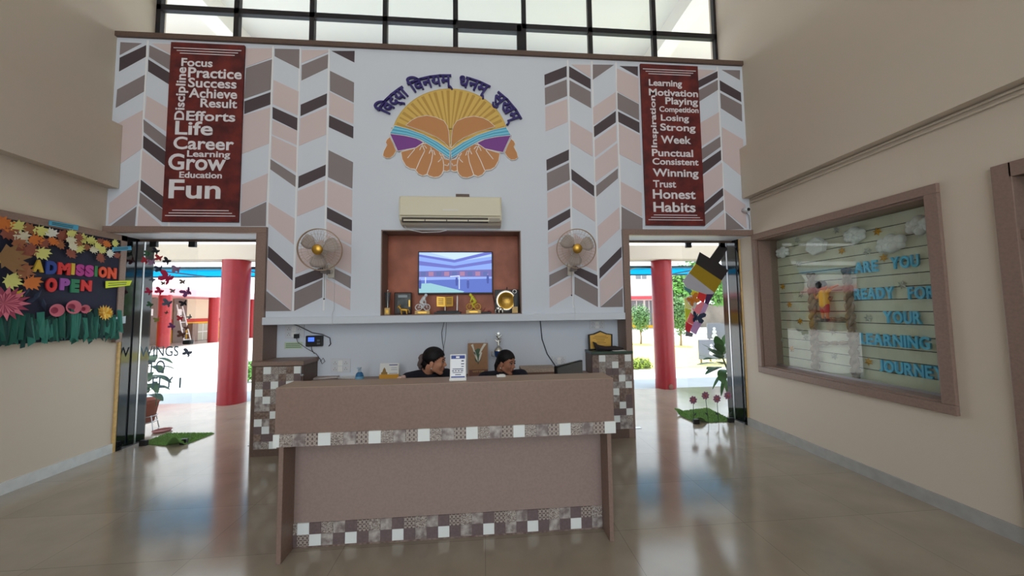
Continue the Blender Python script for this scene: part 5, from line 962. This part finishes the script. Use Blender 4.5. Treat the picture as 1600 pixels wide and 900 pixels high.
tree('courtyard_tree', 'bushy light green tree behind the paintbrush, beyond the lawn', 'tree', 12.4, 20.5, 0, [(12.4, 20.5, 3.0, 1.5, 1.3, 1.3), (11.6, 20.4, 2.2, 1.0, 1, .9), (13.2, 20.4, 3.6, 1.2, 1.2, 1.2)], M['leaf2'], 2600, .14, .12, 2.2, 'trees beyond the lawn')
tree('courtyard_tree', 'broad light green tree beside the granite jamb, over the boundary wall', 'tree', 16.2, 22, 0, [(16.2, 22, 2.8, 1.3, 1.2, 1.1), (15.6, 22, 2.3, 1, 1, .8), (17.4, 22, 3.4, 1.6, 1.4, 1.3)], M['leaf2'], 2600, .14, .12, 2.0, 'trees beyond the lawn')
hd = thing('low_hedge', (3.95, 8.7, -.02), 'low rounded hedge bush at the near edge of the lawn', 'hedge')
mb = MB()
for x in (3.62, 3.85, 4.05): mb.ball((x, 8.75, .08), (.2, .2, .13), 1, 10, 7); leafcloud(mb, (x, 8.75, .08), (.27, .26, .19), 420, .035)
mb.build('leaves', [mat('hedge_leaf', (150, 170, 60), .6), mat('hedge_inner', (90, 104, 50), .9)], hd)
p = at(392, 597, 'z', -.02)
hd = thing('border_bush', (p.x-.1, p.y, -.02), 'small bright green bush peeping past the left pedestal edge', 'bush')
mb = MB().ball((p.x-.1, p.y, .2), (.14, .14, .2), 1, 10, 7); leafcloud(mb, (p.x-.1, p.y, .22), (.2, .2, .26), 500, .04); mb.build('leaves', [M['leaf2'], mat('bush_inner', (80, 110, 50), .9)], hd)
# grey boards with white cut-out figures on the lawn edge
gb = mat('grey_board', (128, 130, 140), .7)
for lab, x0, x1, z0, z1, y, blobs in (('wide grey board with white bottle shaped figure on the lawn edge', 5.72, 6.75, .12, .64, 9.0, [(6.07, .28, .07), (6.07, .40, .055), (6.07, .49, .04)]), ('smaller raised grey board with white stacked figure behind the wide grey board', 6.25, 7.0, .62, 1.06, 9.4, [(6.45, .70, .085), (6.45, .82, .065), (6.45, .91, .045), (6.86, .72, .05)])):
    b = thing('cutout_board', ((x0+x1)/2, y, -.02), lab, 'board', 'grey lawn boards'); fq = FB(y)
    MB().prism([(x0, z0), (x1, z0), (x1, z1-.1), (x1-.25, z1-.02), (x0+.4, z1), (x0, z1)], fq, -.015, .015).build('panel', gb, b)
    for x in (x0+.08, x1-.08): MB().box(x-.02, x+.02, y+.015, y+.045, -.02, z1-.15).build('stake', M['trunk'], b)
    mb = MB()
    for u, v, r in blobs: mb.prism([(u+r*math.cos(t), v+r*.85*math.sin(t)) for t in [2*math.pi*k/14 for k in range(14)]], fq, .015, .02)
    mb.build('white_figure', M['paper'], b)

# ---------------------------------------------------------------- mats, flowers, potted plants
def grassmat(lab, pts, curl):
    g = thing('grass_mat', (sum(p[0] for p in pts)/4, sum(p[1] for p in pts)/4, 0), lab, 'mat', 'artificial grass mats')
    n = 14; A = [Vector((p[0], p[1], 0)) for p in pts]; G = []
    for i in range(n+1):
        for j in range(n+1):
            u, v = i/n, j/n; p = A[0]*(1-u)*(1-v)+A[1]*u*(1-v)+A[2]*u*v+A[3]*(1-u)*v
            z = .008+curl(u, v); G.append(Vector((p.x, p.y, z)))
    f = [(i*(n+1)+j, (i+1)*(n+1)+j, (i+1)*(n+1)+j+1, i*(n+1)+j+1) for i in range(n) for j in range(n)]
    b = MB().add(G, f, 0, True).build('backing', M['turfb'], g); sd = b.modifiers.new('thick', 'SOLIDIFY'); sd.thickness = .008
    mb = MB()
    for _ in range(5200):
        u, v = random.random()*n*.999, random.random()*n*.999; i, j = int(u), int(v); a, c = u-i, v-j
        p = G[i*(n+1)+j]*(1-a)*(1-c)+G[(i+1)*(n+1)+j]*a*(1-c)+G[(i+1)*(n+1)+j+1]*a*c+G[i*(n+1)+j+1]*(1-a)*c
        t = random.uniform(0, 6.28); d = Vector((math.cos(t), math.sin(t), 0))*.003; h = Vector((random.uniform(-.008, .008), random.uniform(-.008, .008), random.uniform(.010, .02)))
        mb.add([p-d, p+d, p+h], [(0, 1, 2)], random.randrange(2))
    tag(mb.build('grass_blades', [M['turf'], mat('artificial_grass_light', (112, 146, 72), .8)], g), kind='stuff')
    return g
grassmat('green artificial grass mat with curled corner behind the left glass door', [(-3.97, 4.50), (-3.44, 4.36), (-3.38, 4.78), (-3.98, 4.84)], lambda u, v: .10*max(0, 1-((u-.85)**2*25+v*v*30)))
grassmat('green artificial grass mat with raised edges behind the right glass door', [(2.74, 4.36+.09), (3.27, 4.45), (3.29, 5.02), (2.70, 4.88)], lambda u, v: .07*max(0, 1-((u-.12)**2*30+v*v*30))+.05*max(0, 1-(u*u*20+(v-1)**2*20))+.012*v)
PF = mat('mauve_flower_paper', (158, 108, 132), .7); PF2 = mat('flower_centre', (190, 90, 90), .7); ST = mat('dark_stem', (52, 66, 60), .6)
names = ['leftmost of the four mauve paper flowers on the right glass', 'tallest mauve paper flower, second from the left on the right glass', 'third mauve paper flower from the left, above the curled grass mat', 'mauve paper flower nearest the granite jamb on the right glass']
ff = FB(GYR-.012)
for (px, py, bx, by), lab in zip(((1083, 625, 1084, 661), (1102, 618, 1107, 657), (1120, 623, 1123, 661), (1137, 618, 1140, 660)), names):
    u, v = uv(px, py, ff); u2, v2 = uv(bx, by, ff); v2 = max(v2, .002)
    g = thing('paper_flower', (u2, GYR-.012, .002), lab, 'paper flower', 'mauve paper flowers')
    mb = MB()
    for k in range(8):
        a = 2*math.pi*k/8+.2; d = (math.cos(a), math.sin(a)); e = (-d[1], d[0])
        mb.prism([(u, v), (u+d[0]*.028+e[0]*.018, v+d[1]*.028+e[1]*.018), (u+d[0]*.052+e[0]*.008, v+d[1]*.052+e[1]*.008), (u+d[0]*.052-e[0]*.008, v+d[1]*.052-e[1]*.008), (u+d[0]*.028-e[0]*.018, v+d[1]*.028-e[1]*.018)], ff, .0, .004)
    mb.build('petals', PF, g)
    MB().lathe([(0, 0), (.014, .002), (.010, .008), (0, .009)], Vector((u, GYR-.016, v)), 12, ax=(0, -1, 0)).build('centre', PF2, g)
    MB().tube([(u, GYR-.012, v), (u2, GYR-.012, .003)], .0035, 6).build('stem', ST, g)
    s = 1 if px % 2 else -1; MB().prism([(u2, .10), (u2+s*.03, .115), (u2+s*.045, .145), (u2+s*.015, .135)], ff, 0, .002).build('leaf', ST, g)
def blade(mb, base, d, L, w_, droop, m=0, up=Vector((0, 0, 1))):
    d = Vector(d).normalized(); side = d.cross(up).normalized(); vs = []; n = 6
    for i in range(n+1):
        t = i/n; c = Vector(base)+d*L*t-up*droop*L*t*t; w2 = w_*math.sin(math.pi*(.06+.90*t))**.8; nrm = side.cross(d)
        vs += [c-side*w2, c+nrm*-.12*w2, c+side*w2]
    mb.add(vs, [(3*i+j, 3*i+j+1, 3*i+j+4, 3*i+j+3) for i in range(n) for j in (0, 1)], m, True)
a = thing('potted_plant', (3.6, 5.05, 0), 'broad leaved dark green potted plant beside the right glass door', 'plant')
MB().lathe([(.0, 0), (.11, 0), (.15, .26), (.165, .26), (.165, .29), (.14, .29), (.13, .25), (0, .25)], (3.84, 5.12, 0), 28).build('pot', M['terra'], a)
MB().tube([(3.84, 5.12, .25), (3.68, 5.06, .5), (3.55, 5.0, .75), (3.56, 5.0, .95)], [.02, .016, .012, .006], 8).build('stem', mat('plant_stem', (70, 74, 50), .6), a)
LFs = [((3.52, 5.0, .72), (-.9, -.25, .30), .36, .08, .25), ((3.52, 5.0, .76), (-.7, -.3, .65), .36, .08, .25), ((3.53, 5.0, .85), (-.35, -.2, .9), .30, .07, .15), ((3.54, 5.0, .9), (.1, -.3, .9), .30, .07, .2), ((3.57, 5.0, .8), (.5, -.2, .7), .34, .07, .3), ((3.54, 5.0, .62), (-.95, -.3, .06), .36, .06, .3),
       ((3.56, 5.0, .58), (-.6, -.6, .1), .32, .06, .5), ((3.56, 5.0, .54), (-.8, -.2, -.35), .26, .028, .5), ((3.54, 5.0, .66), (-.7, -.6, .4), .34, .075, .2), ((3.57, 5.0, .6), (.6, -.5, .2), .3, .06, .3), ((3.56, 5.0, .48), (-.45, -.3, -.8), .26, .026, .2), ((3.57, 5.0, .46), (-.15, -.4, -.8), .24, .026, .2), ((3.52, 5.0, .70), (-.9, .3, .45), .34, .07, .2), ((3.56, 5.0, .8), (.2, .5, .6), .3, .06, .2), ((3.54, 5.0, .82), (-.6, -.5, .8), .3, .07, .2), ((3.50, 4.98, .60), (-.9, -.4, .35), .36, .075, .3), ((3.52, 4.98, .66), (-.85, .1, .2), .38, .07, .25), ((3.50, 4.98, .74), (-.6, -.6, .5), .34, .075, .25), ((3.5, 4.98, .78), (-.8, .2, .75), .34, .07, .15), ((3.52, 4.98, .55), (-.5, -.7, .0), .3, .06, .4)]
for b_, d, L, w_, dr in LFs:
    mb = MB(); blade(mb, b_, d, L, w_, dr); mb.build('leaf', M['leaf'], a)
a = thing('potted_plant', (-4.40, 5.0, 0), 'drooping green plant in a terracotta pot on a wire stand beside the left glass door', 'plant')
MB().lathe([(.0, .115), (.10, .115), (.14, .36), (.155, .36), (.155, .40), (.135, .40), (.125, .35), (0, .35)], (-4.40, 5.0, 0), 28).build('pot', M['terra'], a)
mb = MB().tube([(-4.40+.125*math.cos(t), 5.0+.125*math.sin(t), .19) for t in [2*math.pi*k/24 for k in range(25)]], .006, 6)
for t in (-.3, 1.27, 2.84, 4.41): mb.tube([(-4.40+.125*math.cos(t), 5+.125*math.sin(t), .20), (-4.40+.17*math.cos(t), 5+.17*math.sin(t), 0)], .006, 6)
mb.tube([(-4.51, 5, .108), (-4.29, 5, .108)], .006, 6).tube([(-4.40, 4.89, .108), (-4.40, 5.11, .108)], .006, 6).tube([(-4.40+.125*math.cos(t), 5.0+.125*math.sin(t), .113) for t in [2*math.pi*k/24 for k in range(25)]], .006, 6)
mb.build('wire_stand', M['steel'], a)
lg = mat('grey_green_leaf', (84, 112, 92), .5, noise=(8, .25))
mb0 = MB()
for b_, d, L, w_, dr in [((-4.35, 4.98, .46+.028*k), (math.cos(k*2.4)*.8+.3, math.sin(k*2.4)*.6-.3, .5), .27+.03*(k % 3), .055, .65) for k in range(20)]:
    mb = MB(); blade(mb, b_, d, L, w_, dr); mb.build('leaf', lg, a)
MB().tube([(-4.40, 5, .36), (-4.37, 4.98, .7), (-4.36, 4.98, 1.02)], [.012, .009, .004], 8).tube([(-4.36, 4.98, .5), (-4.26, 4.95, .55), (-4.2, 4.93, .45), (-4.19, 4.92, .33)], [.006, .005, .004, .003], 6).build('stem', M['leaf'], a)
p = at(225, 680, 'z', 0)
tag(MB().lathe([(.0, .0), (.08, .0), (.10, .02), (.094, .02), (.078, .007), (0, .007)], (-4.13, 4.95, .001), 24).build('pot_saucer', mat('saucer_red', (140, 70, 64), .6)), 'red clay saucer lying on the porch floor behind the left grass mat', 'saucer')

# ---------------------------------------------------------------- the two women at the desk
SKIN = mat('skin_warm', (184, 130, 104), .55, spec=.25); SKIN2 = mat('skin_brown', (162, 110, 86), .55, spec=.25); HAIR = mat('hair_black', (20, 16, 17), .6, spec=.2, noise=(60, .4))
def smoothmesh(o, vox, it=8):
    r = o.modifiers.new('fuse', 'REMESH'); r.mode = 'VOXEL'; r.voxel_size = vox; r.use_smooth_shade = True
    s = o.modifiers.new('smooth', 'SMOOTH'); s.iterations = it; s.factor = .5
    return o
def woman(lab, hc, hf, tilt, k, torso, skin, bun):
    'hc head centre, hf facing direction, tilt roll of the head, torso: dict of joints in the room'
    pr = thing('person', (torso['pelvis'][0], torso['pelvis'][1], 0), lab, 'person', 'women seated at the desk')
    fx = Vector(hf).normalized(); lf = Vector((0, 0, 1)).cross(fx).normalized(); upv = fx.cross(lf)
    R = Matrix((fx, lf, upv)).transposed() @ Matrix.Rotation(tilt, 3, 'X')
    H = Matrix.Translation(hc) @ R.to_4x4() @ Matrix.Scale(k, 4)
    h = lambda *p: H @ Vector(p)
    mb = MB()
    mb.ball((-.012, 0, .045), (.098, .074, .088), 0, 24, 16).ball((.028, 0, -.018), (.062, .060, .085), 0, 20, 14)
    for s in (1, -1):
        mb.cap((-.0, s*.050, -.055), (.066, s*.010, -.098), .022, .020).ball((.052, s*.034, -.022), (.030, .026, .030)).ball((-.012, s*.074, -.012), (.021, .010, .034)).ball((.097, s*.011, -.028), .0085)
    mb.cap((.086, 0, .018), (.108, 0, -.020), .008, .0115).cap((.074, -.034, .032), (.074, .034, .032), .014, .014).ball((.086, 0, -.050), (.014, .024, .009)).ball((.083, 0, -.064), (.014, .021, .010)).ball((.068, 0, -.096), (.024, .022, .020))
    mb.xf(H)
    nb = Vector(torso['neck']); sl_, sr_ = Vector(torso['shl']), Vector(torso['shr']); pv = Vector(torso['pelvis']); ch = (sl_+sr_)/2
    mb.cap(h(-.035, 0, -.045), nb, .050, .056).cap(nb, ch+Vector((0, 0, -.06)), .06, .09)
    mb.cap(nb+Vector((0, 0, -.02)), sl_, .045, .048).cap(nb+Vector((0, 0, -.02)), sr_, .045, .048)
    c2 = ch+(pv-ch)*.35; mb.cap(ch+Vector((0, 0, -.07)), c2, .115, .12).cap(c2, pv, .12, .15)
    for s, sh in (('l', sl_), ('r', sr_)):
        e, w_ = Vector(torso['el'+s]), Vector(torso['wr'+s]); mb.cap(sh, e, .046, .036).cap(e, w_, .036, .025)
        d = (w_-e).normalized(); d.z = -.05; d.normalize(); sd = d.cross(Vector((0, 0, 1))).normalized(); pm = w_+d*.05
        mb.cap(w_+d*.01, pm, .024, .02); mb.cap(w_+d*.02+sd*.016, pm+sd*.024, .018, .015).cap(w_+d*.02-sd*.016, pm-sd*.024, .018, .015)
        for q, (o_, L) in enumerate(((-.030, .058), (-.010, .070), (.011, .066), (.031, .050))):
            b0 = pm+sd*o_+d*.012; k1 = b0+d*L*.55+Vector((0, 0, .006)); mb.cap(b0, k1, .0095, .0088, 0, 8).cap(k1, k1+d*L*.5-Vector((0, 0, .014)), .0088, .0075, 0, 8)
        ts = 1 if s == 'r' else -1
        mb.cap(w_+d*.02-sd*ts*.02, w_+d*.055-sd*ts*.05, .012, .010, 0, 8).cap(w_+d*.055-sd*ts*.05, w_+d*.085-sd*ts*.052, .0095, .008, 0, 8)
        kn, ft = Vector(torso['kn'+s]), Vector(torso['ft'+s]); hp = pv+(kn-pv)*.15
        mb.cap(hp+Vector((0, 0, -.01)), kn, .082, .055).cap(kn, ft, .052, .036); mb.cap(ft, ft+Vector((0, -.13, -.035)), .036, .026)
    smoothmesh(mb.build('body', skin, pr), .0055, 4)
    # clothes
    mb = MB().cap(nb+(ch-nb)*.55+Vector((0, 0, -.02)), ch+Vector((0, 0, -.07)), .075, .115).cap(nb+(sl_-nb)*.25+Vector((0, 0, -.02)), sl_, .066, .060).cap(nb+(sr_-nb)*.25+Vector((0, 0, -.02)), sr_, .066, .060)
    mb.cap(ch+Vector((0, 0, -.07)), c2, .128, .134).cap(c2, pv, .134, .165)
    for s, sh in (('l', sl_), ('r', sr_)):
        e = Vector(torso['el'+s]); mb.cap(sh, sh+(e-sh)*.85, .060, .050)
    smoothmesh(mb.build('navy_top', M['navy'], pr), .008, 4)
    mb = MB()
    for s in 'lr':
        kn, ft = Vector(torso['kn'+s]), Vector(torso['ft'+s]); mb.cap(pv+(kn-pv)*.1, kn, .098, .068).cap(kn, kn+(ft-kn)*.88, .066, .05)
    mb.cap(pv+Vector((-.07, 0, 0)), pv+Vector((.07, 0, 0)), .12, .12)
    smoothmesh(mb.build('trousers', mat('trouser_dark', (40, 40, 52), .9), pr), .01, 4)
    for s in 'lr':
        ft = Vector(torso['ft'+s]); MB().cap(ft+Vector((0, .03, -.022)), ft+Vector((0, -.13, -.032)), .042, .034).build('shoe', M['black'], pr)
    # hair
    v0 = MB().ball((-.016, 0, .050), (.106, .083, .093), 0, 40, 26); keep = []
    for f in v0.f:
        c = sum((v0.v[i] for i in f), Vector())/4; x, z = c.x, c.z
        zm = -.075 if x < -.03 else (-.075+(x+.03)/.03*.075 if x < 0 else (x/.05*.05 if x < .05 else .05+(x-.05)*.55))
        if z > zm: keep.append(f)
    mb = MB(); mb.v = v0.v; mb.f = keep; mb.m = [0]*len(keep); mb.s = [True]*len(keep)
    mb.xf(H); hr = mb.build('hair', HAIR, pr); sd = hr.modifiers.new('thick', 'SOLIDIFY'); sd.thickness = .010*k; sd.offset = -1
    mb = MB().cap((-.075, 0, .0), (-.062, 0, -.075), .052, .040)
    if bun: mb.ball((-.120, 0, -.005), (.034, .046, .048), 0, 16, 12)
    else: mb.cap((-.10, .0, .03), (-.112, 0, -.05), .030, .036).cap((-.112, 0, -.05), (-.10, 0, -.15), .036, .022)
    mb.xf(H).build('bun' if bun else 'ponytail', HAIR, pr)
    if bun: MB().tube([(-.128+.006*math.sin(t*5), .052*math.cos(t), -.012+.056*math.sin(t)) for t in [2*math.pi*i/30 for i in range(31)]], [.017+.003*(i % 2) for i in range(31)], 8).xf(H).build('scrunchie', mat('scrunchie_grey', (92, 78, 76), .9), pr)
    # face details
    for s in (1, -1):
        MB().ball((.0815, s*.031, .012), (.008, .0145, .0085), 0, 14, 10).ball((.0875, s*.031, .0115), (.004, .0065, .0068), 1, 12, 8).ball((.083, s*.031, .0185), (.009, .0165, .0038), 2, 12, 6).xf(H).build('eye', [mat('eye_white', (150, 138, 132), .5), M['black'], HAIR], pr)
        MB().tube([(.090, s*.016, .036), (.089, s*.034, .041), (.076, s*.054, .036)], [.003, .0036, .002], 6).xf(H).build('eyebrow', HAIR, pr)
        MB().ball((-.006, s*.087, -.046), .0065, 0, 10, 8).xf(H).build('earring', M['paper'], pr)
    MB().ball((.0955, 0, -.0515), (.0055, .021, .0055), 0, 14, 8).ball((.0925, 0, -.061), (.006, .018, .006), 0, 14, 8).xf(H).build('lips', mat('lip_rose', (136, 66, 62), .5), pr)
    return pr
w1 = woman('woman with hair in a bun leaning forward at the desk, seen in profile', (-.402, 2.94, 1.085), (.97, -.10, -.12), .06, .86,
      dict(neck=(-.475, 2.995, .985), shl=(-.325, 3.10, .945), shr=(-.605, 2.90, .955), pelvis=(-.62, 3.34, .50), ell=(-.27, 2.90, .82), wrl=(-.33, 2.66, .785), elr=(-.64, 2.76, .82), wrr=(-.52, 2.60, .785), knl=(-.42, 2.98, .50), knr=(-.66, 2.96, .50), ftl=(-.40, 2.88, .075), ftr=(-.68, 2.88, .075)), SKIN, True)
MB().ball((-.655, 2.845, .965), (.03, .02, .028)).ball((-.628, 2.835, .985), (.018, .012, .018)).build('sleeve_cuff', mat('pale_pink_cloth', (206, 170, 160), .9), w1)
woman('woman with tied hair looking down at the desk, right of the wrapped gift board', (.195, 3.09, 1.036), (.76, -.62, -.14), -.05, .82,
      dict(neck=(.15, 3.16, .925), shl=(.335, 3.17, .91), shr=(.005, 3.04, .92), pelvis=(.18, 3.46, .50), ell=(.40, 2.98, .80), wrl=(.30, 2.72, .785), elr=(-.03, 2.86, .80), wrr=(.08, 2.66, .785), knl=(.30, 3.02, .50), knr=(.06, 3.0, .50), ftl=(.32, 2.92, .075), ftr=(.04, 2.92, .075)), SKIN2, False)
